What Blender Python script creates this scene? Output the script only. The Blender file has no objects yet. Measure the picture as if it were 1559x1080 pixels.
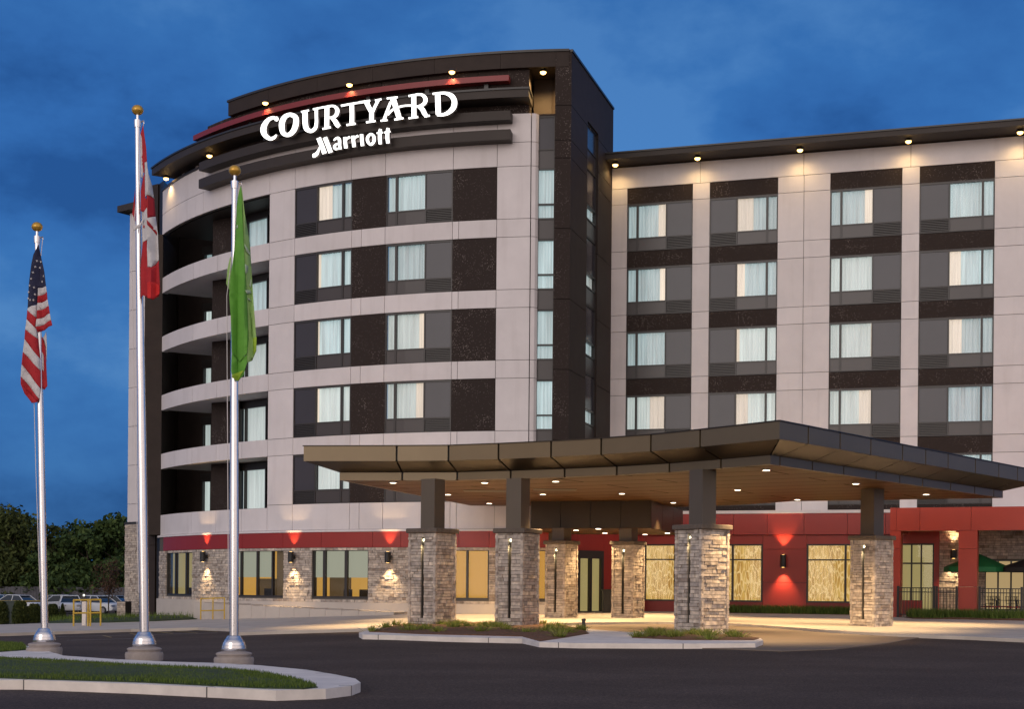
import bpy, bmesh, math, random
from mathutils import Vector, Matrix
from mathutils.geometry import delaunay_2d_cdt
random.seed(7)
scene = bpy.context.scene
COL = scene.collection
E = 1.2                       # eye height above the entrance pavement
F = 2223.0                    # focal length measured in photograph pixels
ROLL = 0.0085
CX, CY = 779.5, 894.0
cr, sr = math.cos(ROLL), math.sin(ROLL)

def ray(px, py):
    u, v = px - CX, CY - py
    return ((u * cr - v * sr) / F, (u * sr + v * cr) / F)   # dX/dY, dZ/dY

def at_y(px, py, Y):
    a, b = ray(px, py)
    return Vector((a * Y, Y, E + b * Y))

def at_z(px, py, z):
    a, b = ray(px, py)
    Y = (z - E) / b
    return Vector((a * Y, Y, z))

# ------------------------------------------------------------ surfaces
class Arc:
    def __init__(s, cx, cy, R): s.cx, s.cy, s.R = cx, cy, R
    def pt(s, u, d, z):
        p = u / s.R; r = s.R + d
        return Vector((s.cx + r * math.sin(p), s.cy - r * math.cos(p), z))
    def hit(s, px, py, d=0.0):
        a, b = ray(px, py); r = s.R + d
        A = a * a + 1; B = -2 * (a * s.cx + s.cy); Cc = s.cx ** 2 + s.cy ** 2 - r * r
        Y = (-B - math.sqrt(max(0, B * B - 4 * A * Cc))) / (2 * A)
        return s.R * math.atan2(a * Y - s.cx, s.cy - Y), E + b * Y
    def seg(s, du): return max(1, int(abs(du) / 0.6))

class Flat:
    def __init__(s, p0, p1):
        s.o = Vector((p0[0], p0[1])); t = Vector((p1[0] - p0[0], p1[1] - p0[1])); s.L = t.length
        s.t = t.normalized(); s.n = Vector((s.t.y, -s.t.x))      # outward, to the right of travel
    def pt(s, u, d, z):
        q = s.o + s.t * u + s.n * d
        return Vector((q.x, q.y, z))
    def hit(s, px, py, d=0.0):
        a, b = ray(px, py); o = s.o + s.n * d
        # (a*Y, Y) . n = o . n
        Y = o.dot(s.n) / (a * s.n.x + s.n.y)
        return (Vector((a * Y, Y)) - o).dot(s.t), E + b * Y
    def seg(s, du): return 1

# ------------------------------------------------------------ mesh builder
class MB:
    def __init__(s): s.v, s.f, s.m = [], [], []
    def add(s, vs, fs, mi=0):
        o = len(s.v); s.v += [tuple(v) for v in vs]
        for f in fs: s.f.append([i + o for i in f]); s.m.append(mi)
    def box(s, S, u0, u1, d0, d1, z0, z1, mi=0, n=None):
        n = n or S.seg(u1 - u0)
        vs = []
        for i in range(n + 1):
            u = u0 + (u1 - u0) * i / n
            vs += [S.pt(u, d0, z0), S.pt(u, d1, z0), S.pt(u, d1, z1), S.pt(u, d0, z1)]
        fs = []
        for i in range(n):
            a, b = 4 * i, 4 * i + 4
            for k in range(4):
                k2 = (k + 1) % 4
                fs.append([a + k, b + k, b + k2, a + k2])
        fs += [[0, 1, 2, 3], [4 * n + 3, 4 * n + 2, 4 * n + 1, 4 * n]]
        s.add(vs, fs, mi)
    def cube(s, x0, x1, y0, y1, z0, z1, mi=0):
        vs = [(x, y, z) for z in (z0, z1) for x, y in ((x0, y0), (x1, y0), (x1, y1), (x0, y1))]
        s.add(vs, [[3, 2, 1, 0], [4, 5, 6, 7], [0, 1, 5, 4], [1, 2, 6, 5], [2, 3, 7, 6], [3, 0, 4, 7]], mi)
    def prism(s, pts, z0, z1, mi=0, top=True, bottom=True):
        n = len(pts)
        zf0 = z0 if callable(z0) else (lambda x, y: z0)
        zf1 = z1 if callable(z1) else (lambda x, y: z1)
        vs = [(p[0], p[1], zf0(p[0], p[1])) for p in pts] + [(p[0], p[1], zf1(p[0], p[1])) for p in pts]
        fs = [[i, (i + 1) % n, n + (i + 1) % n, n + i] for i in range(n)]
        if top: fs.append(list(range(n, 2 * n)))
        if bottom: fs.append(list(range(n - 1, -1, -1)))
        s.add(vs, fs, mi)
    def tube(s, path, rad, n=8, mi=0, cap=True):
        path = [Vector(p) for p in path]; k = len(path)
        rads = rad if isinstance(rad, (list, tuple)) else [rad] * k
        vs = []
        for i, p in enumerate(path):
            t = (path[min(i + 1, k - 1)] - path[max(i - 1, 0)]).normalized()
            a = t.cross(Vector((0, 0, 1)) if abs(t.z) < .9 else Vector((0, 1, 0))).normalized(); b = t.cross(a)
            for j in range(n):
                g = 2 * math.pi * j / n
                vs.append(p + (a * math.cos(g) + b * math.sin(g)) * rads[i])
        fs = [[i * n + j, i * n + (j + 1) % n, (i + 1) * n + (j + 1) % n, (i + 1) * n + j] for i in range(k - 1) for j in range(n)]
        if cap: fs += [list(range(n))[::-1], [(k - 1) * n + j for j in range(n)]]
        s.add(vs, fs, mi)
    def lathe(s, c, prof, n=24, mi=0):
        vs = []
        for r, z in prof:
            for j in range(n):
                g = 2 * math.pi * j / n
                vs.append((c[0] + r * math.cos(g), c[1] + r * math.sin(g), c[2] + z))
        k = len(prof)
        fs = [[i * n + j, i * n + (j + 1) % n, (i + 1) * n + (j + 1) % n, (i + 1) * n + j] for i in range(k - 1) for j in range(n)]
        fs += [list(range(n))[::-1], [(k - 1) * n + j for j in range(n)]]
        s.add(vs, fs, mi)
    def build(s, name, mats, parent=None, smooth=False, recalc=True, origin=None):
        me = bpy.data.meshes.new(name)
        vs = s.v
        if origin is not None:
            o = Vector(origin); vs = [tuple(Vector(v) - o) for v in vs]
        me.from_pydata(vs, [], s.f)
        for m in (mats if isinstance(mats, (list, tuple)) else [mats]): me.materials.append(m)
        me.polygons.foreach_set('material_index', s.m)
        if smooth:
            me.polygons.foreach_set('use_smooth', [True] * len(me.polygons))
        if recalc:
            bm = bmesh.new(); bm.from_mesh(me); bmesh.ops.recalc_face_normals(bm, faces=bm.faces); bm.to_mesh(me); bm.free()
        me.update()
        if smooth: me.set_sharp_from_angle(angle=math.radians(40))
        o = bpy.data.objects.new(name, me); COL.objects.link(o)
        if origin is not None: o.location = origin
        if parent is not None:
            o.parent = parent
            if origin is None: o.matrix_parent_inverse = Matrix.Translation(-parent.location) if parent.rotation_euler.z == 0 else parent_inv(parent)
        return o

def parent_inv(p):
    return (Matrix.Translation(p.location) @ p.rotation_euler.to_matrix().to_4x4()).inverted()

def tag(o, label=None, cat=None, group=None, kind=None):
    if label: o['label'] = label
    if cat: o['category'] = cat
    if group: o['group'] = group
    if kind: o['kind'] = kind
    return o

def empty(name, loc, label=None, cat=None, group=None):
    o = bpy.data.objects.new(name, None); COL.objects.link(o); o.location = loc; o.empty_display_size = .3
    return tag(o, label, cat, group)

def catmull(pts, k=6, closed=False):
    n = len(pts); out = []
    rng = range(n) if closed else range(n - 1)
    g = (lambda i: pts[i % n]) if closed else (lambda i: pts[max(0, min(n - 1, i))])
    for i in rng:
        p0, p1, p2, p3 = g(i - 1), g(i), g(i + 1), g(i + 2)
        for j in range(k):
            t = j / k
            out.append(tuple(.5 * (2 * b + (c - a) * t + (2 * a - 5 * b + 4 * c - d) * t * t + (3 * b - a - 3 * c + d) * t ** 3)
                             for a, b, c, d in zip(p0, p1, p2, p3)))
    if not closed: out.append(tuple(pts[-1]))
    return out

# ------------------------------------------------------------ materials
def mat(name, col=(.5, .5, .5), rough=.6, metal=0.0, emit=None, estr=0.0, noise=0.0, nscale=3.0, bump=0.0, bscale=40.0, spec=.5):
    m = bpy.data.materials.new(name); m.use_nodes = True
    nt = m.node_tree; b = nt.nodes['Principled BSDF']
    b.inputs['Base Color'].default_value = (*col, 1); b.inputs['Roughness'].default_value = rough
    b.inputs['Metallic'].default_value = metal; b.inputs['Specular IOR Level'].default_value = spec
    tc = nt.nodes.new('ShaderNodeTexCoord')
    if noise:
        n = nt.nodes.new('ShaderNodeTexNoise'); n.inputs['Scale'].default_value = nscale; n.inputs['Detail'].default_value = 6
        n.inputs['Roughness'].default_value = .65
        nt.links.new(tc.outputs['Object'], n.inputs['Vector'])
        r = nt.nodes.new('ShaderNodeMapRange'); r.inputs[1].default_value = .3; r.inputs[2].default_value = .7
        r.inputs[3].default_value = 1 - noise; r.inputs[4].default_value = 1 + noise
        nt.links.new(n.outputs['Fac'], r.inputs[0])
        mx = nt.nodes.new('ShaderNodeVectorMath'); mx.operation = 'SCALE'; mx.inputs[0].default_value = col
        nt.links.new(r.outputs[0], mx.inputs['Scale']); nt.links.new(mx.outputs[0], b.inputs['Base Color'])
    if bump:
        n = nt.nodes.new('ShaderNodeTexNoise'); n.inputs['Scale'].default_value = bscale; n.inputs['Detail'].default_value = 4
        nt.links.new(tc.outputs['Object'], n.inputs['Vector'])
        bp = nt.nodes.new('ShaderNodeBump'); bp.inputs['Strength'].default_value = bump; bp.inputs['Distance'].default_value = .02
        nt.links.new(n.outputs['Fac'], bp.inputs['Height']); nt.links.new(bp.outputs[0], b.inputs['Normal'])
    if emit:
        b.inputs['Emission Color'].default_value = (*emit, 1); b.inputs['Emission Strength'].default_value = estr
    return m

def ramp(nt, fac, stops, interp='LINEAR'):
    r = nt.nodes.new('ShaderNodeValToRGB'); r.color_ramp.interpolation = interp
    e = r.color_ramp.elements
    while len(e) < len(stops): e.new(.5)
    for i, (p, c) in enumerate(stops):
        e[i].position = p; e[i].color = (*c, 1)
    nt.links.new(fac, r.inputs[0]); return r.outputs[0]

M = {}
M['white'] = mat('white_cladding', (.70, .655, .65), .65, noise=.07, nscale=.55, bump=.12, bscale=25)
def weathered(m, amt=.05):
    nt = m.node_tree; b = nt.nodes['Principled BSDF']; l = b.inputs['Base Color'].links[0]; src = l.from_socket
    g_ = nt.nodes.new('ShaderNodeNewGeometry'); tc = nt.nodes.new('ShaderNodeTexCoord'); mp = nt.nodes.new('ShaderNodeMapping'); mp.inputs['Scale'].default_value = (2.6, 2.6, .22)
    nt.links.new(tc.outputs['Object'], mp.inputs[0]); n = nt.nodes.new('ShaderNodeTexNoise'); n.inputs['Scale'].default_value = 1; n.inputs['Detail'].default_value = 5; nt.links.new(mp.outputs[0], n.inputs['Vector'])
    a = ramp(nt, g_.outputs['Random Per Island'], [(0, (1 - amt,) * 3), (1, (1 + amt * .5,) * 3)])
    c = ramp(nt, n.outputs['Fac'], [(.30, (.94, .935, .93)), (.46, (1, 1, 1))])
    for s_ in (a, c):
        mx = nt.nodes.new('ShaderNodeMix'); mx.data_type = 'RGBA'; mx.blend_type = 'MULTIPLY'; mx.inputs[0].default_value = 1
        nt.links.new(src, mx.inputs[6]); nt.links.new(s_, mx.inputs[7]); src = mx.outputs[2]
    nt.links.new(src, b.inputs['Base Color'])
weathered(M['white'])
M['gap'] = mat('dark_joint', (.12, .11, .105), .9)  # plain dark grey for panel backing and kerb joints
M['brown'] = mat('brown_panel', (.036, .026, .022), .7, spec=.25, noise=.15, nscale=2.0)
M['roofmetal'] = mat('roof_metal', (.042, .033, .028), .55, spec=.3, noise=.1, nscale=.8)
M['dark'] = mat('dark_metal', (.024, .021, .02), .4)
M['black'] = mat('black_metal', (.01, .01, .01), .45)
M['red'] = mat('red_panel', (.285, .020, .014), .42, noise=.06, nscale=.8)
M['redportal'] = mat('portal_red_lit', (.42, .036, .015), .45, noise=.05, nscale=.8)  # brighter copy of the wall red; light on the portal painted in
M['redsteel'] = mat('red_steel', (.22, .020, .022), .45)
M['winframe'] = mat('window_frame', (.026, .022, .021), .4)
M['lowpanel'] = mat('spandrel_metal', (.044, .037, .037), .35, noise=.08, nscale=.7)
M['concrete'] = mat('concrete', (.52, .465, .40), .85, noise=.13, nscale=.9, bump=.15, bscale=30)
M['kerb'] = mat('kerb_concrete', (.78, .71, .64), .85, noise=.13, nscale=1.8, bump=.2, bscale=40)
M['stucco'] = mat('plinth_concrete', (.55, .49, .43), .85, noise=.06, nscale=1.2)
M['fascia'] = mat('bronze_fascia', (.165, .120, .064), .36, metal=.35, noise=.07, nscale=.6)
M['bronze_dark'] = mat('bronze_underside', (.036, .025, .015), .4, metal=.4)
M['column'] = mat('bronze_column', (.12, .095, .068), .42, metal=.2, noise=.05, nscale=1)
M['cap'] = mat('pillar_cap_stone', (.12, .095, .075), .8, noise=.25, nscale=9, bump=.4, bscale=18)
M['stoneback'] = mat('mortar', (.10, .09, .08), .95)
M['alu'] = mat('brushed_aluminium', (.80, .78, .78), .24, metal=.9, noise=.04, nscale=4)
M['footing'] = mat('footing_concrete', (.36, .31, .28), .85, noise=.15, nscale=5, bump=.25, bscale=30)
M['drive'] = mat('driveway_concrete', (.20, .155, .115), .7, noise=.12, nscale=.8, bump=.2, bscale=30)
M['gold'] = mat('gold_ball', (.62, .36, .06), .32, metal=.45)
M['yellow'] = mat('yellow_paint', (.58, .38, .04), .5)
M['soil'] = mat('mulch', (.15, .075, .038), .95, noise=.4, nscale=14, bump=.9, bscale=30)
M['trunk'] = mat('bark', (.06, .045, .035), .9, noise=.3, nscale=8)
M['rubber'] = mat('rubber', (.02, .02, .02), .7)
M['rim'] = mat('wheel_rim', (.4, .4, .42), .3, metal=.8)
M['carwhite'] = mat('car_paint_white', (.60, .63, .66), .25)
M['carsilver'] = mat('car_paint_silver', (.36, .40, .45), .28, metal=.3)
M['carglass'] = mat('car_glass', (.02, .03, .04), .06)
M['darkgreen'] = mat('dark_green_box', (.012, .03, .025), .5)
M['wood'] = mat('fence_wood', (.10, .10, .115), .85, noise=.2, nscale=5)
M['marking_y'] = mat('faded_yellow_marking', (.30, .22, .08), .8, noise=.35, nscale=6)
M['marking_w'] = mat('faded_white_marking', (.26, .25, .25), .8, noise=.35, nscale=6)

def speckle():
    m = mat('speckled_brown_panel', (.03, .02, .018), .75, spec=.2)
    nt = m.node_tree; b = nt.nodes['Principled BSDF']; tc = nt.nodes.new('ShaderNodeTexCoord')
    v = nt.nodes.new('ShaderNodeTexVoronoi'); v.inputs['Scale'].default_value = 19
    nt.links.new(tc.outputs['Object'], v.inputs['Vector'])
    n = nt.nodes.new('ShaderNodeTexNoise'); n.inputs['Scale'].default_value = 1.1; n.inputs['Detail'].default_value = 2
    nt.links.new(tc.outputs['Object'], n.inputs['Vector'])
    # speck radius grows where the noise is high
    th = nt.nodes.new('ShaderNodeMapRange'); th.inputs[1].default_value = .45; th.inputs[2].default_value = .7
    th.inputs[3].default_value = .16; th.inputs[4].default_value = .36
    nt.links.new(n.outputs['Fac'], th.inputs[0])
    lt = nt.nodes.new('ShaderNodeMath'); lt.operation = 'LESS_THAN'
    nt.links.new(v.outputs['Distance'], lt.inputs[0]); nt.links.new(th.outputs[0], lt.inputs[1])
    sep = nt.nodes.new('ShaderNodeSeparateColor'); nt.links.new(v.outputs['Color'], sep.inputs[0])
    g = nt.nodes.new('ShaderNodeMath'); g.operation = 'GREATER_THAN'; g.inputs[1].default_value = .55
    nt.links.new(sep.outputs[0], g.inputs[0])
    mu = nt.nodes.new('ShaderNodeMath'); mu.operation = 'MULTIPLY'
    nt.links.new(lt.outputs[0], mu.inputs[0]); nt.links.new(g.outputs[0], mu.inputs[1])
    mx = nt.nodes.new('ShaderNodeMix'); mx.data_type = 'RGBA'
    mx.inputs[6].default_value = (.031, .022, .019, 1); mx.inputs[7].default_value = (.20, .165, .15, 1)
    nt.links.new(mu.outputs[0], mx.inputs[0]); nt.links.new(mx.outputs[2], b.inputs['Base Color'])
    return m
M['speck'] = speckle()

def stone_mat(name, stops, dust):
    m = mat(name, rough=.88); nt = m.node_tree; b = nt.nodes['Principled BSDF']
    g = nt.nodes.new('ShaderNodeNewGeometry'); c = ramp(nt, g.outputs['Random Per Island'], stops)
    tc = nt.nodes.new('ShaderNodeTexCoord')
    n = nt.nodes.new('ShaderNodeTexNoise'); n.inputs['Scale'].default_value = 7; n.inputs['Detail'].default_value = 6
    nt.links.new(tc.outputs['Object'], n.inputs['Vector'])
    mx = nt.nodes.new('ShaderNodeMix'); mx.data_type = 'RGBA'; mx.blend_type = 'MULTIPLY'; mx.inputs[0].default_value = .85
    nt.links.new(c, mx.inputs[6])
    c2 = ramp(nt, n.outputs['Fac'], [(.3, (.55, .52, .5)), (.7, (1.25, 1.2, 1.15))]); nt.links.new(c2, mx.inputs[7])
    nt.links.new(mx.outputs[2], b.inputs['Base Color'])
    bp = nt.nodes.new('ShaderNodeBump'); bp.inputs['Strength'].default_value = .8; bp.inputs['Distance'].default_value = .03
    nt.links.new(n.outputs['Fac'], bp.inputs['Height']); nt.links.new(bp.outputs[0], b.inputs['Normal'])
    return m
M['stone'] = stone_mat('ledge_stone', [(0, (.30, .25, .21)), (.25, (.50, .45, .40)), (.5, (.62, .55, .47)), (.75, (.42, .38, .35)), (1, (.72, .64, .54))], 0)

def glass(name, refl, rough=.03, tint=(1, 1, 1)):
    m = bpy.data.materials.new(name); m.use_nodes = True; nt = m.node_tree; nt.nodes.clear()
    o = nt.nodes.new('ShaderNodeOutputMaterial'); t = nt.nodes.new('ShaderNodeBsdfTransparent'); t.inputs[0].default_value = (*tint, 1)
    g = nt.nodes.new('ShaderNodeBsdfGlossy'); g.inputs['Roughness'].default_value = rough
    fr = nt.nodes.new('ShaderNodeLayerWeight'); pw = nt.nodes.new('ShaderNodeMath'); pw.operation = 'POWER'; pw.inputs[1].default_value = 4.5
    nt.links.new(fr.outputs['Facing'], pw.inputs[0])
    ad = nt.nodes.new('ShaderNodeMath'); ad.operation = 'MULTIPLY_ADD'; ad.inputs[1].default_value = .7; ad.inputs[2].default_value = refl; ad.use_clamp = True
    nt.links.new(pw.outputs[0], ad.inputs[0])
    mx = nt.nodes.new('ShaderNodeMixShader'); nt.links.new(ad.outputs[0], mx.inputs[0])
    nt.links.new(t.outputs[0], mx.inputs[1]); nt.links.new(g.outputs[0], mx.inputs[2]); nt.links.new(mx.outputs[0], o.inputs[0])
    return m
M['glass'] = glass('window_glass', .012)
M['darkglass'] = mat('tinted_glass_panel', (.034, .032, .042), .2, noise=.1, nscale=.5, spec=.35)

def curtain(name, col, strength, dark):
    m = bpy.data.materials.new(name); m.use_nodes = True; nt = m.node_tree; b = nt.nodes['Principled BSDF']
    tc = nt.nodes.new('ShaderNodeTexCoord'); mp = nt.nodes.new('ShaderNodeMapping'); mp.inputs['Scale'].default_value = (7, 7, .35)
    nt.links.new(tc.outputs['Object'], mp.inputs[0])
    n = nt.nodes.new('ShaderNodeTexNoise'); n.inputs['Scale'].default_value = 1.0; n.inputs['Detail'].default_value = 3
    nt.links.new(mp.outputs[0], n.inputs['Vector'])
    c = ramp(nt, n.outputs['Fac'], [(.28, tuple(x * dark for x in col)), (.62, col)])
    nt.links.new(c, b.inputs['Emission Color'])
    oi = nt.nodes.new('ShaderNodeObjectInfo'); mr = nt.nodes.new('ShaderNodeMapRange'); mr.inputs[3].default_value = strength * .72; mr.inputs[4].default_value = strength * 1.2
    nt.links.new(oi.outputs['Random'], mr.inputs[0]); nt.links.new(mr.outputs[0], b.inputs['Emission Strength'])
    b.inputs['Base Color'].default_value = (.4, .4, .4, 1); b.inputs['Roughness'].default_value = .9
    return m
M['sheer'] = curtain('sheer_curtain', (.50, .70, .72), .56, .58)
M['sheer2'] = curtain('pale_sheer_curtain', (.66, .78, .74), .62, .70)
M['sheer3'] = curtain('dim_sheer_curtain', (.30, .44, .48), .55, .45)
M['drape'] = curtain('cream_drape', (.84, .70, .54), .66, .75)

def emis(name, col, s):
    m = mat(name, (.02, .02, .02), .6, emit=col, estr=s); return m
M['lamp'] = emis('warm_lamp_lens', (1, .58, .17), 7)
M['lampwhite'] = emis('downlight_lens', (1, .84, .6), 9)
M['sign'] = emis('sign_letter_face', (1, .97, .93), 2.6)
M['letterside'] = mat('sign_letter_side', (.35, .33, .32), .5)
M['shade'] = emis('roller_shade', (.50, .52, .38), .55)
M['room'] = mat('room_wall_lit', (.12, .08, .03), .8, emit=(.74, .40, .08), estr=.62, noise=.1)
M['room2'] = mat('lobby_wall_lit', (.12, .10, .05), .8, emit=(.76, .62, .25), estr=.38)
M['roomdark'] = mat('room_wall_dim', (.10, .07, .04), .8, emit=(.12, .08, .03), estr=.3)
M['orange'] = mat('lit_blind', (.10, .06, .02), .8, emit=(.66, .33, .05), estr=.70)

def screen_mat():
    m = bpy.data.materials.new('etched_privacy_screen'); m.use_nodes = True; nt = m.node_tree; b = nt.nodes['Principled BSDF']
    tc = nt.nodes.new('ShaderNodeTexCoord')
    def crack(sc, w, zs):
        mp = nt.nodes.new('ShaderNodeMapping'); mp.inputs['Scale'].default_value = (sc, sc, sc * zs)
        nt.links.new(tc.outputs['Object'], mp.inputs[0])
        v = nt.nodes.new('ShaderNodeTexVoronoi'); v.feature = 'DISTANCE_TO_EDGE'; v.inputs['Scale'].default_value = 1
        nt.links.new(mp.outputs[0], v.inputs['Vector'])
        l = nt.nodes.new('ShaderNodeMath'); l.operation = 'LESS_THAN'; l.inputs[1].default_value = w
        nt.links.new(v.outputs['Distance'], l.inputs[0]); return l.outputs[0]
    c1 = crack(8.0, .085, .26); c2 = crack(9, .02, .10)
    mq = nt.nodes.new('ShaderNodeMapping'); mq.inputs['Scale'].default_value = (4.5, 4.5, .7); nt.links.new(tc.outputs['Object'], mq.inputs[0])
    n = nt.nodes.new('ShaderNodeTexNoise'); n.inputs['Scale'].default_value = 1.2; n.inputs['Detail'].default_value = 4
    nt.links.new(mq.outputs[0], n.inputs['Vector'])
    base = ramp(nt, n.outputs['Fac'], [(.35, (.62, .31, .05)), (.5, (.82, .46, .09)), (.66, (1.05, .66, .17))])
    mx = nt.nodes.new('ShaderNodeMix'); mx.data_type = 'RGBA'; mx.inputs[7].default_value = (1.15, .80, .32, 1)
    nt.links.new(base, mx.inputs[6]); nt.links.new(c1, mx.inputs[0])
    mx2 = nt.nodes.new('ShaderNodeMix'); mx2.data_type = 'RGBA'; mx2.inputs[7].default_value = (.62, .34, .07, 1)
    nt.links.new(mx.outputs[2], mx2.inputs[6]); nt.links.new(c2, mx2.inputs[0])
    nt.links.new(mx2.outputs[2], b.inputs['Emission Color']); b.inputs['Emission Strength'].default_value = .62
    b.inputs['Base Color'].default_value = (.05, .04, .02, 1)
    return m
M['screen'] = screen_mat()

def asphalt():
    m = mat('asphalt', rough=.9, spec=.2); nt = m.node_tree; b = nt.nodes['Principled BSDF']; tc = nt.nodes.new('ShaderNodeTexCoord')
    n1 = nt.nodes.new('ShaderNodeTexNoise'); n1.inputs['Scale'].default_value = .35; n1.inputs['Detail'].default_value = 5
    n2 = nt.nodes.new('ShaderNodeTexNoise'); n2.inputs['Scale'].default_value = 28; n2.inputs['Detail'].default_value = 5; n2.inputs['Roughness'].default_value = .8
    for n in (n1, n2): nt.links.new(tc.outputs['Object'], n.inputs['Vector'])
    mp = nt.nodes.new('ShaderNodeMapping'); mp.inputs['Scale'].default_value = (.8, 1.2, 1); mp.inputs['Rotation'].default_value = (0, 0, .25); nt.links.new(tc.outputs['Object'], mp.inputs[0]); nt.links.new(mp.outputs[0], n1.inputs['Vector'])
    a = ramp(nt, n1.outputs['Fac'], [(.34, (.062, .045, .036)), (.5, (.072, .053, .042)), (.62, (.084, .062, .050))])
    c = ramp(nt, n2.outputs['Fac'], [(.34, (.45, .45, .45)), (.5, (1, 1, 1)), (.68, (2.6, 2.4, 2.2))])
    mx = nt.nodes.new('ShaderNodeMix'); mx.data_type = 'RGBA'; mx.blend_type = 'MULTIPLY'; mx.inputs[0].default_value = 1
    nt.links.new(a, mx.inputs[6]); nt.links.new(c, mx.inputs[7]); nt.links.new(mx.outputs[2], b.inputs['Base Color'])
    bp = nt.nodes.new('ShaderNodeBump'); bp.inputs['Strength'].default_value = .5; bp.inputs['Distance'].default_value = .01
    nt.links.new(n2.outputs['Fac'], bp.inputs['Height']); nt.links.new(bp.outputs[0], b.inputs['Normal'])
    return m
M['asphalt'] = asphalt()

def leafmat(name, a, b_, c):
    m = mat(name, rough=.75); nt = m.node_tree; b = nt.nodes['Principled BSDF']; g = nt.nodes.new('ShaderNodeNewGeometry')
    nt.links.new(ramp(nt, g.outputs['Random Per Island'], [(0, a), (.55, b_), (1, c)]), b.inputs['Base Color'])
    b.inputs['Specular IOR Level'].default_value = .2
    return m
M['leaf'] = leafmat('dark_foliage', (.022, .045, .014), (.045, .078, .022), (.08, .12, .032))
M['leaf2'] = leafmat('olive_foliage', (.03, .042, .012), (.055, .075, .02), (.09, .105, .03))
M['hedge'] = leafmat('hedge_foliage', (.02, .035, .010), (.045, .06, .015), (.08, .09, .02))
M['redtwig'] = leafmat('reddish_twigs', (.06, .035, .025), (.09, .05, .03), (.12, .065, .04))
M['lawn'] = leafmat('lawn_blades', (.05, .085, .015), (.095, .15, .025), (.16, .21, .05))
M['tuft'] = leafmat('tuft_blades', (.10, .14, .02), (.20, .24, .04), (.34, .33, .09))
M['lawnbase'] = mat('lawn_soil', (.035, .055, .014), .9, noise=.3, nscale=5)
M['field'] = mat('far_grass', (.03, .045, .016), .95, noise=.3, nscale=.2)
# ------------------------------------------------------------ ground heights
GX = [-60, -25, -12, -4, 8, 25, 60]
GY = [0, 29, 38, 46, 60, 75, 130]
GZ = [[-.45] * 7, [-.47, -.46, -.45, -.45, -.45, -.45, -.45],
      [-.60, -.55, -.50, -.32, -.24, -.24, -.24], [-.85, -.72, -.50, -.17, -.14, -.14, -.14],
      [-1.05, -.85, -.42, -.10, -.03, -.03, -.03], [-1.2, -1.0, -.45, .0, .05, .05, .05], [-1.35, -1.35, -1.35, -1.35, -1.3, -1.3, -1.3]]
def g(x, y):
    def loc(A, v):
        v = max(A[0], min(A[-1], v))
        for i in range(len(A) - 1):
            if v <= A[i + 1]: return i, (v - A[i]) / (A[i + 1] - A[i])
    i, s = loc(GY, y); j, t = loc(GX, x)
    return (GZ[i][j] * (1 - t) + GZ[i][j + 1] * t) * (1 - s) + (GZ[i + 1][j] * (1 - t) + GZ[i + 1][j + 1] * t) * s
def on_g(px, py, h=0.0):
    z = 0.0
    for _ in range(12):
        p = at_z(px, py, z); z = .5 * z + .5 * (g(p.x, p.y) + h)
    p = at_z(px, py, g(p.x, p.y) + h)
    return (p.x, p.y)

def axis(a): return sorted(set(a))
xs = axis([-900, -300, -130, -90] + [-60 + 2 * i for i in range(61)] + GX + [90, 130, 300, 900])
ys = axis([-120, -40] + [2 * i for i in range(66)] + GY + [160, 220, 400, 800, 1600])
mb = MB(); vs = [(x, y, g(x, y)) for y in ys for x in xs]; nx = len(xs)
mb.add(vs, [[r * nx + c, r * nx + c + 1, (r + 1) * nx + c + 1, (r + 1) * nx + c] for r in range(len(ys) - 1) for c in range(nx - 1)])
tag(mb.build('parking_lot', M['asphalt'], smooth=True), kind='structure')

def inside(p, poly):
    x, y = p; c = False; n = len(poly)
    for i in range(n):
        x1, y1 = poly[i]; x2, y2 = poly[i - 1]
        if (y1 > y) != (y2 > y) and x < (x2 - x1) * (y - y1) / (y2 - y1) + x1: c = not c
    return c

def drape(name, outline, h, material, skirt=.25, kind='structure', step=1.0, jitter=0.0, mound=0.0, dens=.8):
    """a slab whose top follows the ground h above it, with vertical kerb sides"""
    ol = []
    n = len(outline)
    for i in range(n):
        a, b = outline[i], outline[(i + 1) % n]
        L = math.dist(a, b); k = max(1, int(L / dens))
        ol += [(a[0] + (b[0] - a[0]) * j / k, a[1] + (b[1] - a[1]) * j / k) for j in range(k)]
    pts = [Vector(p) for p in ol]; m = len(pts)
    X0, X1 = min(p[0] for p in ol), max(p[0] for p in ol); Y0, Y1 = min(p[1] for p in ol), max(p[1] for p in ol)
    x = X0 + step / 2
    while x < X1:
        y = Y0 + step / 2
        while y < Y1:
            if inside((x, y), ol) and min((x - q[0]) ** 2 + (y - q[1]) ** 2 for q in ol) > (step * .3) ** 2: pts.append(Vector((x, y)))
            y += step
        x += step
    r = delaunay_2d_cdt(pts, [(i, (i + 1) % m) for i in range(m)], [], 1, 1e-4)
    mb = MB()
    def top(x, y, i):
        e = 0
        if mound and i >= m:
            e = mound * min(1, min(math.dist((x, y), q) for q in ol) / .8)
        return g(x, y) + h + e + (random.uniform(-jitter, jitter) if i >= m else 0)
    mb.add([(p.x, p.y, top(p.x, p.y, i)) for i, p in enumerate(r[0])], [list(f) for f in r[2]])
    if skirt:
        vs = [(p[0], p[1], g(*p) + h) for p in ol] + [(p[0], p[1], g(*p) + h - skirt) for p in ol]
        mb.add(vs, [[i, (i + 1) % m, m + (i + 1) % m, m + i] for i in range(m)])
    o = mb.build(name, material); tag(o, kind=kind)
    return o, ol

def P(pts, h): return [on_g(px, py, h) for px, py in pts]

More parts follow.
